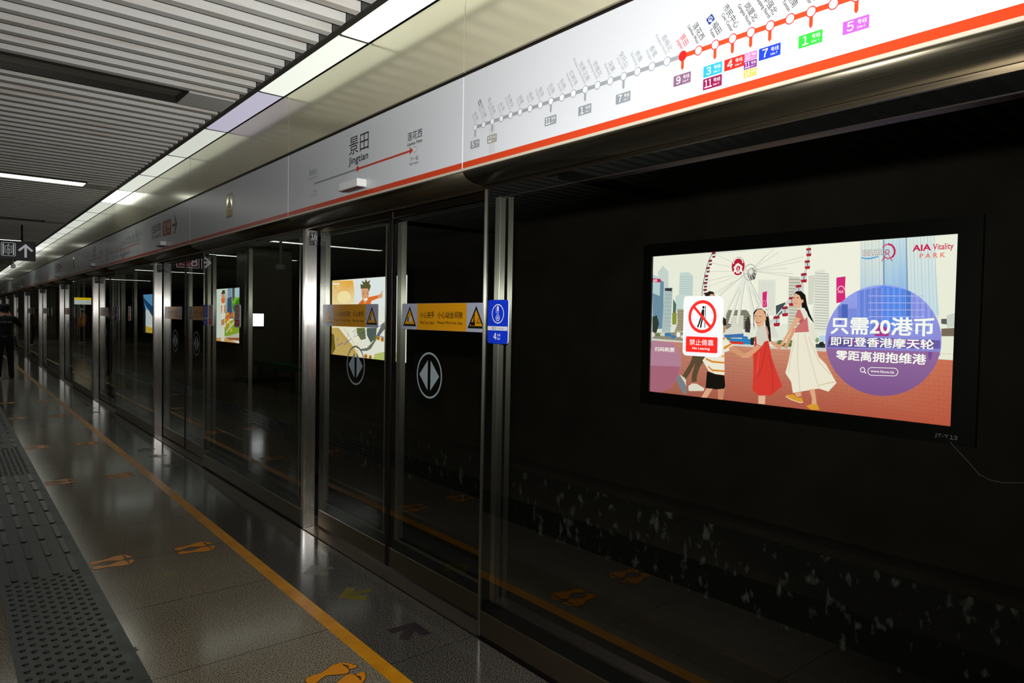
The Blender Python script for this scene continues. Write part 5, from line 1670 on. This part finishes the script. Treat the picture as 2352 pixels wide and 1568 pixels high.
def foot(p, sgn, grow, col):
    """one bare sole; heel at u = 0, toes towards +u; sgn +1: big toe towards -v"""
    prof = [(0.0, 0.0), (0.006, 0.016), (0.025, 0.024), (0.05, 0.022), (0.085, 0.020), (0.12, 0.028), (0.15, 0.038), (0.172, 0.036), (0.184, 0.022), (0.186, 0.0),
            (0.182, -0.022), (0.17, -0.034), (0.15, -0.034), (0.12, -0.020), (0.09, -0.004), (0.06, -0.010), (0.03, -0.022), (0.008, -0.016)]
    P = []
    for i, (u, v) in enumerate(prof):
        a, b = prof[i - 1], prof[(i + 1) % len(prof)]; nx, ny = -(b[1] - a[1]), (b[0] - a[0]); q = math.hypot(nx, ny) or 1
        P.append((u + grow * nx / q, sgn * (v * 1.4 + grow * ny / q)))
    p.poly(P, col)
    for u, v, ru, rv in ((0.207, -0.020, 0.020, 0.0145), (0.208, 0.002, 0.013, 0.009), (0.202, 0.018, 0.0115, 0.008), (0.193, 0.031, 0.010, 0.0075), (0.182, 0.043, 0.009, 0.007)):
        p.disc(u, sgn * v, ru + grow, rv + grow, col, 16)
fp_src = None; FG = 'orange footprint pairs on the floor'
fps = [(1.135, 2.63, 'large orange footprint pair by the yellow line, beside door 18 at the frame edge'), (0.648, 2.65, 'orange footprint pair by the tactile paving, abreast of the big pane'),
       (1.115, 4.665, 'orange footprint pair by the yellow line, near the number 18 post'), (0.650, 4.69, 'orange footprint pair by the tactile paving, abreast of the number 18 post'),
       (1.120, 7.165, 'orange footprint pair by the yellow line ahead of door 19'), (0.650, 7.19, 'orange footprint pair by the tactile paving ahead of door 19'),
       (1.120, 9.145, 'orange footprint pair by the yellow line, near the number 19 post'), (0.650, 9.18, 'orange footprint pair by the tactile paving, abreast of the number 19 post'),
       (1.120, 11.80, 'orange footprint pair by the yellow line, next beyond the number 19 post'), (0.645, 11.81, 'orange footprint pair near the tactile paving, next beyond the number 19 post'),
       (1.120, 13.81, 'small far orange footprint pair by the yellow line, second beyond the number 19 post'), (0.650, 13.84, 'small far orange footprint pair near the tactile paving, second beyond the number 19 post')]
for x, y, lab in fps:
    t = thing('footprint_decal', lab, 'floor decal', (x, y, 0.0004), FG)
    if fp_src is None:
        fp_src = []
        for s_, dv, a in ((1, 0.050, 0.10), (-1, -0.050, -0.06)):
            p = Print(0.00015); foot(p, s_, 0.0035, '191408'); foot(p, s_, 0.0, 'e08c14')
            c, sn = math.cos(a), math.sin(a)
            fp_src.append(p.build('footprint', M['decal'], (0, dv - 0.11 * sn, 0), (c, sn, 0), (-sn, c, 0), t))
    else:
        for q in fp_src: c = q.copy(); COL.objects.link(c); c.parent = t
def arrow(tip, ang, col, w, name, label, stripes=None):
    p = Print(0.00015); L = 0.19; q = math.radians(47)
    def bar(a, b): p.line([a, b], w, col)
    A = (-0.155 * math.cos(q), 0.155 * math.sin(q)); p.poly([(0, 0), A, (A[0] - 0.03, A[1] - 0.045), (-0.065, 0)], col); p.poly([(0, 0), (A[0], -A[1]), (A[0] - 0.03, -A[1] + 0.045), (-0.065, 0)], col)
    p.rect(-L, -w / 2, -0.055, w / 2, col)
    if stripes:
        for i in range(7): p.rect(-L + 0.008 + i * 0.019, -w / 2 + 0.003, -L + 0.014 + i * 0.019, w / 2 - 0.003, stripes)
    c, s_ = math.cos(ang), math.sin(ang)
    o = p.build(name, M['decal'], (0, 0, 0), (c, s_, 0), (-s_, c, 0)); o.location = (*tip, 0.0004)
    tag(o, label, 'floor arrow', 'worn arrow stickers on the dark floor edge')
for k in (0, 1, 2):
    o = PITCH_Y * k; d = DOOR[k]
    arrow((1.612, 3.383 + o), math.pi, '6f6418', 0.045, 'floor_arrow', 'worn yellow striped arrow sticker on the floor before ' + d, '4a4420')
    arrow((1.786, 2.886 + o), math.radians(43), '2b2526', 0.052, 'floor_arrow', 'dark arrow sticker pointing into ' + d, '3d3738')
    arrow((1.596, 3.826 + o), math.pi, '4c4a3c', 0.045, 'floor_arrow', 'pale grey arrow sticker on the floor before ' + d)
p = Print(); p.poly([(0.005, 0.0), (0.05, 0.008), (0.072, 0.0), (0.073, 0.10), (0.04, 0.092), (0.0, 0.098)], '756c4a')
o = p.build('tape_scrap', M['decal'], (0.96, 4.236, 0.0005), (1, 0, 0), (0, 1, 0)); tag(o, 'scrap of brown tape on the floor between the footprint pairs', 'tape')
p = Print(); p.poly([(0.0, 0.0), (0.014, 0.012), (0.026, 0.022), (0.014, 0.032), (0.02, 0.05), (0.008, 0.062), (0.004, 0.084), (-0.006, 0.04)], '35221c')
o = p.build('floor_stain', M['decal'], (0.634, 3.37, 0.0005), (1, 0, 0), (0, 1, 0)); tag(o, 'small dark brown stain at the edge of the tactile paving', 'stain')

TX0, TX1, TL = 0.213, 0.640, 0.385
tp = thing('tactile_paving', 'dark grey tactile paving strip with domes and bars along the platform', 'tactile paving', (TX0, 0, 0))
def dome_tile():
    h = MB(); W = TX1 - TX0; h.box(0, W, 0.0006, TL - 0.0006, 0.0003, 0.004)
    ny = 5; sy = TL / ny
    for i in range(9):
        for j in range(ny):
            x = 0.036 + 0.0405 * i; y = sy * (j + (0.25 if i % 2 else 0.75))
            h.lathe([(0.0135, 0.004), (0.0118, 0.0068), (0.0085, 0.0084), (0.0, 0.0088)], (x, y, 0), 12, 1)
    return h
def bar_tile():
    h = MB(); W = TX1 - TX0; h.box(0, W, 0.0006, TL - 0.0006, 0.0003, 0.004)
    for i in range(4):
        cx = 0.055 + 0.0965 * i + 0.014; pts = []
        for s_, y in ((0, TL - 0.04), (180, 0.04)):
            for q in range(7): a = math.radians(s_ + 30 * q); pts.append((cx + 0.0165 * math.cos(a), y + 0.0165 * math.sin(a)))
        h.prism(pts, 0.004, 0.0092, 'Z', 1)
    return h
dt = bt = None; y = 4.62 - TL * 12
while y < 30:
    q = (y + TL / 2 - 4.62) % PITCH_Y                         # domes fill the stretch before each door post
    dome = q > PITCH_Y - 1.62
    if dome:
        if dt is None: dt = o = dome_tile().build('dome_tile', [M['rubber'], M['bar']], tp)
        else: o = dt.copy(); COL.objects.link(o); o.parent = tp
    else:
        if bt is None: bt = o = bevel(bar_tile().build('bar_tile', [M['rubber'], M['bar']], tp), 0.0015, 2)
        else: o = bt.copy(); COL.objects.link(o); o.parent = tp
    o.location = (0, y, 0); y += TL

# ------------------------------------------------------------------ hanging direction sign and things on the platform side
t = thing('hanging_sign', 'black hanging direction sign with white lift symbol and up arrow', 'direction sign', (0.394, 15.0, 2.403))
h = MB(); h.box(-0.45, 1.237, 15.0, 15.07, 2.403, 2.746); bevel(B(h, 'sign_box', mat('sign_black', '1d2023', 0.4), t), 0.004, 2)
for x in (-0.1, 1.04): h = MB(); h.tube([(x, 15.035, 2.747), (x, 15.035, 3.08)], 0.014, 8); B(h, 'hanger_rod', M['black'], t)
p = Print(0.0003); Wt = 'e6e8ea'; p.rect(0.006, 0.006, 1.681, 0.337, '16181a')
def X(x): return x + 0.45
def Zz(z): return z - 2.403
p.poly([(X(-0.36), Zz(2.575)), (X(-0.24), Zz(2.695)), (X(-0.21), Zz(2.665)), (X(-0.30), Zz(2.575)), (X(-0.21), Zz(2.485)), (X(-0.24), Zz(2.455))], Wt); p.rect(X(-0.33), Zz(2.555), X(-0.16), Zz(2.595), Wt)
p.rect(X(0.03), Zz(2.44), X(0.045), Zz(2.71), Wt)
p.rrect(X(0.085), Zz(2.445), X(0.52), Zz(2.705), 0.02, Wt); p.rrect(X(0.095), Zz(2.455), X(0.51), Zz(2.695), 0.016, '7c3440')
p.text('8', X(0.12), Zz(2.485), X(0.24), Zz(2.668), Wt, 0.01); p.text('号线', X(0.29), Zz(2.565), X(0.47), Zz(2.665), Wt); p.text('Line 8', X(0.29), Zz(2.49), X(0.46), Zz(2.53), Wt)
# lift symbol
x0, x1, z0, z1 = X(0.735), X(0.945), Zz(2.472), Zz(2.708)
p.rrect(x0, z0, x1, z1, 0.022, Wt); p.rrect(x0 + 0.008, z0 + 0.008, x1 - 0.008, z1 - 0.008, 0.016, '1d2023')
p.rect(x0 + 0.022, z0 + 0.022, x0 + 0.040, z1 - 0.022, Wt); p.rect(x1 - 0.040, z0 + 0.022, x1 - 0.022, z1 - 0.022, Wt)
p.rect(x0 + 0.054, z0 + 0.055, x1 - 0.054, z1 - 0.055, Wt); p.rect(x0 + 0.062, z0 + 0.063, x1 - 0.062, z1 - 0.063, '1d2023')
cx = (x0 + x1) / 2; p.poly([(cx - 0.016, z1 - 0.042), (cx + 0.016, z1 - 0.042), (cx, z1 - 0.022)], Wt); p.poly([(cx - 0.016, z0 + 0.042), (cx + 0.016, z0 + 0.042), (cx, z0 + 0.022)], Wt)
cz = (z0 + z1) / 2; p.ring(cx - 0.004, cz - 0.016, 0.021, 0.021, 0.007, Wt, 20); p.disc(cx - 0.008, cz + 0.036, 0.008, 0.008, Wt, 12); p.line([(cx - 0.008, cz + 0.026), (cx - 0.004, cz - 0.004), (cx + 0.016, cz - 0.006), (cx + 0.026, cz - 0.034)], 0.009, Wt); p.rect(cx + 0.018, cz + 0.006, cx + 0.024, cz + 0.036, Wt)
ax, az = X(1.088), Zz(2.575)
p.rect(ax - 0.018, az - 0.115, ax + 0.018, az + 0.09, Wt); p.poly([(ax, az + 0.125), (ax + 0.112, az + 0.015), (ax + 0.088, az - 0.012), (ax, az + 0.075), (ax - 0.088, az - 0.012), (ax - 0.112, az + 0.015)], Wt)
PB(p, 'sign_print', print_mat('sign_face', 0.4, 0.35), (-0.45, 14.9995, 2.403), UX, UZ, t)

t = thing('ceiling_camera', 'white round camera on a pole hanging from the slatted ceiling', 'camera', (-0.67, 12.0, 3.03))
h = MB(); h.tube([(-0.67, 12, 2.42), (-0.67, 12, 3.06)], 0.024, 12); B(h, 'pole', M['white_plastic'], t)
h = MB(); h.lathe([(0.0, 2.315), (0.07, 2.318), (0.086, 2.335), (0.086, 2.365), (0.080, 2.368), (0.086, 2.372), (0.086, 2.405), (0.05, 2.42), (0.0, 2.42)], (-0.67, 12, 0), 24); B(h, 'head', M['white_plastic'], t)
for i, (x, y, z) in enumerate(((1.45, 24.0, 2.72), (1.35, 31.0, 2.74))):
    t = thing('bracket_camera', ['small grey camera on a bracket below the far light strip', 'tiny camera on a bracket at the far end of the light strip'][i], 'camera', (x, y, 3.03), 'far ceiling cameras')
    h = MB(); h.tube([(x, y, 3.06), (x, y, z + 0.1)], 0.02, 8); B(h, 'pole', M['white_plastic'], t)
    h = MB(); h.box(x - 0.05, x + 0.05, y - 0.13, y + 0.13, z, z + 0.1); bevel(B(h, 'camera_body', M['white_plastic'], t), 0.012, 2)
t = thing('platform_column', 'beige clad column standing in the middle of the platform', 'column', (-1.75, 15.7, 0))
h = MB(); h.box(-2.2, -1.2, 15.3, 16.1, 0.1, 3.029); bevel(B(h, 'cladding', M['column'], t), 0.03, 3)
h = MB(); h.box(-2.22, -1.18, 15.28, 16.12, 0.001, 0.099); B(h, 'skirting', M['steel_dark'], t)
t = thing('info_screen', 'small bright white screen on the face of the beige column', 'screen', (-1.42, 15.3, 1.25))
h = MB(); h.box(-1.56, -1.28, 15.262, 15.298, 1.245, 1.565); bevel(B(h, 'casing', M['black'], t), 0.006, 2)
h = MB(); h.box(-1.54, -1.30, 15.2605, 15.2615, 1.265, 1.545); B(h, 'screen', lamp_mat('white_screen', 'ffffff', 4.2), t)
t = thing('notice_board', 'yellow and white lit notice board hanging over the far platform', 'notice board', (-1.33, 40.0, 1.88))
h = MB(); h.box(-1.7, -0.98, 40.0, 40.05, 1.88, 2.22); B(h, 'board', mat('board_white', 'c9cfcb', 0.4, emit='c9cfcb', es=0.7), t)
h = MB(); h.box(-1.7, -0.98, 39.994, 39.999, 2.10, 2.22); B(h, 'yellow_header', mat('board_yellow', 'd8b400', 0.4, emit='d8b400', es=0.9), t)
for x in (-1.6, -1.1): h = MB(); h.tube([(x, 40.02, 2.221), (x, 40.02, 3.1)], 0.012, 6); B(h, 'hanger_rod', M['black'], t)
t = thing('green_bench', 'long green bench standing along the middle of the platform', 'bench', (-1.5, 14.2, 0))
green = mat('green_paint', '0f5a1a', 0.4)
for q in range(4): h = MB(); h.box(-1.34 - q * 0.11, -1.43 - q * 0.11, 12.95, 15.2, 0.46, 0.49); bevel(B(h, 'seat_slat', green, t), 0.004, 2)
h = MB(); h.box(-1.33, -1.318, 12.95, 15.2, 0.40, 0.515); B(h, 'front_rail', green, t)
for y in (13.1, 14.1, 15.0): h = MB(); h.box(-1.75, -1.36, y, y + 0.05, 0.42, 0.4595); h.box(-1.40, -1.36, y, y + 0.05, 0.001, 0.419); h.box(-1.75, -1.71, y, y + 0.05, 0.001, 0.419); B(h, 'leg', M['black'], t)

# ------------------------------------------------------------------ people
def body_mesh(name, J, E, mats, pick):
    """J: joint -> (position, radius); E: joints joined by a limb; one continuous skinned surface"""
    idx = {k: i for i, k in enumerate(J)}
    me = bpy.data.meshes.new(name); me.from_pydata([J[k][0] for k in J], [(idx[a], idx[b]) for a, b in E], [])
    o = bpy.data.objects.new(name, me); TMP.collection.objects.link(o)
    o.modifiers.new('skin', 'SKIN'); sb = o.modifiers.new('sub', 'SUBSURF'); sb.levels = sb.render_levels = 2
    for k in J:
        d = me.skin_vertices[0].data[idx[k]]; r = J[k][1]; d.radius = r if isinstance(r, tuple) else (r, r)
    me.skin_vertices[0].data[idx['pelvis']].use_root = True
    vl = TMP.view_layers[0]; vl.update(); ev = o.evaluated_get(vl.depsgraph)
    m2 = bpy.data.meshes.new_from_object(ev); m2.name = name
    bpy.data.objects.remove(o)
    m2.materials.clear()
    for m in mats: m2.materials.append(m)
    for p in m2.polygons: p.material_index = pick(p.center); p.use_smooth = True
    return m2
def cloth_from(m2, test, off, name, m, parent):
    bm = bmesh.new(); bm.from_mesh(m2); bm.normal_update()
    bmesh.ops.delete(bm, geom=[f for f in bm.faces if not test(f.calc_center_median())], context='FACES')
    for v in bm.verts: v.co += v.normal * off
    me = bpy.data.meshes.new(name); bm.to_mesh(me); bm.free(); me.materials.clear(); me.materials.append(m)
    for p in me.polygons: p.use_smooth = True; p.material_index = 0
    o = bpy.data.objects.new(name, me); COL.objects.link(o); o.parent = parent
    s_ = o.modifiers.new('thick', 'SOLIDIFY'); s_.thickness = 0.006; s_.offset = -1
    return o
def fingers(J, E, side, wrist, palm, d, up_):
    """five separate bent fingers and a side thumb rooted in the palm"""
    d = Vector(d).normalized(); sd = Vector(up_).cross(d).normalized(); n = Vector(up_).normalized(); pw = Vector(palm)
    for i, (o, L) in enumerate(((-0.028, 0.062), (-0.009, 0.074), (0.010, 0.070), (0.028, 0.054))):
        a = pw + sd * o + d * 0.03; b = a + d * L * 0.55 - n * 0.008; c = b + d * L * 0.35 - n * 0.028
        J['%sf%da' % (side, i)] = (a, 0.0095); J['%sf%db' % (side, i)] = (b, 0.0088); J['%sf%dc' % (side, i)] = (c, 0.0078)
        E += [(side + 'palm', '%sf%da' % (side, i)), ('%sf%da' % (side, i), '%sf%db' % (side, i)), ('%sf%db' % (side, i), '%sf%dc' % (side, i))]
    a = pw - sd * 0.04 - d * 0.02; b = a - sd * 0.018 + d * 0.035 - n * 0.012
    J[side + 't1'] = (a, 0.0115); J[side + 't2'] = (b, 0.009); E += [(side + 'palm', side + 't1'), (side + 't1', side + 't2')]
def person(label, loc, rz, H, L, R, LF, RF, head_tilt, build):
    """figure facing +Y; L and R give elbow, wrist and palm of each arm, LF and RF knee, ankle and toe of each leg"""
    k = H / 1.68; J = {}; E = []
    def j(n, p, r): J[n] = (Vector(p) * k, tuple(q * k for q in r) if isinstance(r, tuple) else r * k)
    j('pelvis', (0, 0, 0.93), (0.150, 0.105)); j('waist', (0, 0.01, 1.06), (0.135, 0.095)); j('chest', (0, 0.0, 1.24), (0.155, 0.105)); j('collar', (0, -0.01, 1.36), (0.11, 0.075))
    j('neck', (0, 0.005, 1.44), 0.052); j('jaw', (head_tilt[0] * 0.5, 0.035 + head_tilt[1] * 0.5, 1.50), (0.062, 0.066)); j('skull', (head_tilt[0], 0.02 + head_tilt[1], 1.58), (0.076, 0.09)); j('crown', (head_tilt[0], 0.01 + head_tilt[1], 1.635), (0.055, 0.066))
    j('nose', (head_tilt[0] * 0.8, 0.118 + head_tilt[1], 1.535), 0.013)
    E += [('pelvis', 'waist'), ('waist', 'chest'), ('chest', 'collar'), ('collar', 'neck'), ('neck', 'jaw'), ('jaw', 'skull'), ('skull', 'crown'), ('jaw', 'nose')]
    for s_, sg_, A, F_ in (('l', -1, L, LF), ('r', 1, R, RF)):
        j(s_ + 'ear', (sg_ * 0.086 + head_tilt[0], 0.01 + head_tilt[1], 1.545), 0.016); E.append(('skull', s_ + 'ear'))
        j(s_ + 'sho', (sg_ * 0.175, -0.005, 1.355), 0.062); j(s_ + 'elb', A[0], 0.044); j(s_ + 'wri', A[1], 0.029); j(s_ + 'palm', A[2], (0.038, 0.02))
        E += [('collar', s_ + 'sho'), (s_ + 'sho', s_ + 'elb'), (s_ + 'elb', s_ + 'wri'), (s_ + 'wri', s_ + 'palm')]
        d = Vector(A[2]) - Vector(A[1]); n0 = len(J); fingers(J, E, s_, Vector(A[1]) * k, Vector(A[2]) * k, d, d.orthogonal())
        j(s_ + 'hip', (sg_ * 0.09, 0, 0.87), 0.088); j(s_ + 'kne', F_[0], 0.057); j(s_ + 'ank', F_[1], 0.040); j(s_ + 'heel', (F_[1][0], F_[1][1] - 0.03, 0.035), 0.032); j(s_ + 'toe', F_[2], (0.040, 0.026))
        E += [('pelvis', s_ + 'hip'), (s_ + 'hip', s_ + 'kne'), (s_ + 'kne', s_ + 'ank'), (s_ + 'ank', s_ + 'heel'), (s_ + 'ank', s_ + 'toe')]
    m2 = body_mesh('body', J, E, [M['skin']], lambda c: 0)
    low = min(v.co.z for v in m2.vertices)
    t = thing('person', label, 'person', (loc[0], loc[1], 0)); t.rotation_euler = (0, 0, rz)
    o = bpy.data.objects.new('body', m2); COL.objects.link(o); o.parent = t
    o.location.z = -low + 0.012
    build(t, m2, k, -low + 0.012, J)
    for c in kids(t):
        if c.name.split('.')[0] not in ('body',): c.location.z += -low + 0.012
    return t
def face(t, k, J):
    h = MB(); c = J['skull'][0]; q = J['jaw'][0]
    for s_ in (-1, 1): h.lathe([(0, -0.009 * k), (0.011 * k, 0), (0, 0.009 * k)], (c.x + s_ * 0.032 * k, c.y + 0.083 * k, 1.558 * k), 8)
    h.build('eyes', M['black_cloth'], t)
    h = MB(); h.box(q.x - 0.024 * k, q.x + 0.024 * k, q.y + 0.060 * k, q.y + 0.070 * k, 1.487 * k, 1.495 * k); h.build('mouth', M['plum_cloth'], t)
def hairdo(t, m2, k, J, long_=False):
    c = J['skull'][0]
    cloth_from(m2, lambda p: p.z > 1.50 * k and (p.z > 1.60 * k or p.y < c.y + 0.01 * k) or (long_ and p.z > 1.36 * k and p.y < c.y - 0.03 * k and abs(p.x) < 0.12 * k), 0.014 * k, 'hair', M['hair'], t)
def shoes(t, m2, k, m): cloth_from(m2, lambda p: p.z < 0.095 * k, 0.009, 'shoes', m, t)
def cap(t, J, k, m, peak=1):
    c = J['skull'][0]; h = MB()
    h.lathe([(0.100 * k, 0.02 * k), (0.106 * k, 0.05 * k), (0.104 * k, 0.078 * k), (0.07 * k, 0.102 * k), (0.0, 0.11 * k)], (c.x, c.y, c.z), 20)
    pts = [(c.x + 0.095 * k * math.cos(a), c.y + 0.05 * k + 0.12 * k * math.sin(a)) for a in [math.pi * i / 12 for i in range(13)]]
    h.prism(pts, c.z + 0.018 * k, c.z + 0.026 * k, 'Z'); h.build('cap', m, t)
LEGS = (((-0.10, 0.015, 0.49), (-0.115, -0.02, 0.09), (-0.13, 0.10, 0.03)), ((0.10, 0.02, 0.49), (0.115, -0.01, 0.09), (0.13, 0.11, 0.03)))
WALK = (((-0.09, 0.14, 0.50), (-0.10, 0.16, 0.09), (-0.10, 0.29, 0.03)), ((0.09, 0.02, 0.50), (0.10, -0.20, 0.11), (0.10, -0.09, 0.03)))
def guard(t, m2, k, dz, J):
    face(t, k, J); hairdo(t, m2, k, J)
    cloth_from(m2, lambda p: p.z < 1.42 * k and p.z > 0.87 * k and not (p.z > 1.24 * k and p.y > 0.24 * k) , 0.012, 'shirt', M['navy'], t)
    cloth_from(m2, lambda p: p.z < 0.96 * k and p.z > 0.075 * k, 0.010, 'trousers', M['navy'], t); shoes(t, m2, k, M['shoe']); cap(t, J, k, M['navy'])
    h = MB(); h.prism([(0.172 * k * math.cos(a), 0.128 * k * math.sin(a)) for a in [2 * math.pi * i / 24 for i in range(24)]], 0.945 * k, 0.985 * k, 'Z'); h.build('belt', M['black'], t)
    h = MB(); h.tube([(0.18, -0.03, 0.95), (0.20, -0.06, 0.78), (0.215, -0.07, 0.70)], 0.015, 8); h.build('baton', M['black'], t)
    h = MB(); h.box(0.045, 0.115, 0.292, 0.30, 1.42, 1.55); h.build('phone', M['black'], t)
    p = Print(0.0003); p.text('深圳地铁 保安', 0, 0, 0.24, 0.042, 'b8bec4'); p.build('back_lettering', M['print'], (-0.12, -0.1325, 1.245), UX, UZ, t)
person('person in navy uniform and cap seen from behind beside the yellow line', (0.98, 18.75), 0.0, 1.66,
       ((-0.30, 0.10, 1.17), (-0.12, 0.27, 1.36), (-0.07, 0.30, 1.44)), ((0.31, 0.10, 1.18), (0.15, 0.25, 1.37), (0.10, 0.285, 1.45)), LEGS[0], LEGS[1], (0.0, 0.01), guard)
def worker(t, m2, k, dz, J):
    face(t, k, J); hairdo(t, m2, k, J)
    cloth_from(m2, lambda p: p.z < 1.42 * k and p.z > 0.82 * k and not (p.z < 0.93 * k and abs(p.x) > 0.20 * k), 0.014, 'vest', M['orange_cloth'], t)
    cloth_from(m2, lambda p: p.z < 1.41 * k and p.z > 0.93 * k and 0.06 * k < abs(p.x) < 0.14 * k, 0.018, 'vest_band', M['yellow_cloth'], t)
    cloth_from(m2, lambda p: p.z < 0.95 * k and p.z > 0.075 * k and abs(p.x) < 0.19 * k, 0.010, 'trousers', M['black_cloth'], t); shoes(t, m2, k, M['sole']); cap(t, J, k, M['white_cloth'])
person('person in orange and yellow vest with white cap standing at the far platform', (-1.16, 38.7), -0.9, 1.68,
       ((-0.24, 0.0, 1.10), (-0.24, 0.12, 0.88), (-0.23, 0.16, 0.80)), ((0.24, 0.0, 1.10), (0.24, 0.12, 0.88), (0.23, 0.16, 0.80)), LEGS[0], LEGS[1], (0.0, 0.02), worker)
def walker(t, m2, k, dz, J):
    face(t, k, J); hairdo(t, m2, k, J, True)
    cloth_from(m2, lambda p: p.z < 1.42 * k and p.z > 0.86 * k and abs(p.x) < 0.27 * k and not (p.z < 1.0 * k and abs(p.x) > 0.19 * k), 0.012, 'jumper', M['plum_cloth'], t)
    cloth_from(m2, lambda p: p.z < 0.95 * k and p.z > 0.10 * k and abs(p.x) < 0.19 * k, 0.012, 'trousers', M['black_cloth'], t); shoes(t, m2, k, M['sole'])
person('person in dark plum top and black trousers walking on the far platform', (0.95, 35.7), 0.5, 1.66,
       ((-0.25, -0.05, 1.10), (-0.24, 0.08, 0.88), (-0.23, 0.12, 0.80)), ((0.25, 0.02, 1.10), (0.20, 0.20, 1.02), (0.16, 0.26, 1.04)), WALK[0], WALK[1], (0.0, 0.03), walker)

bpy.data.scenes.remove(TMP)
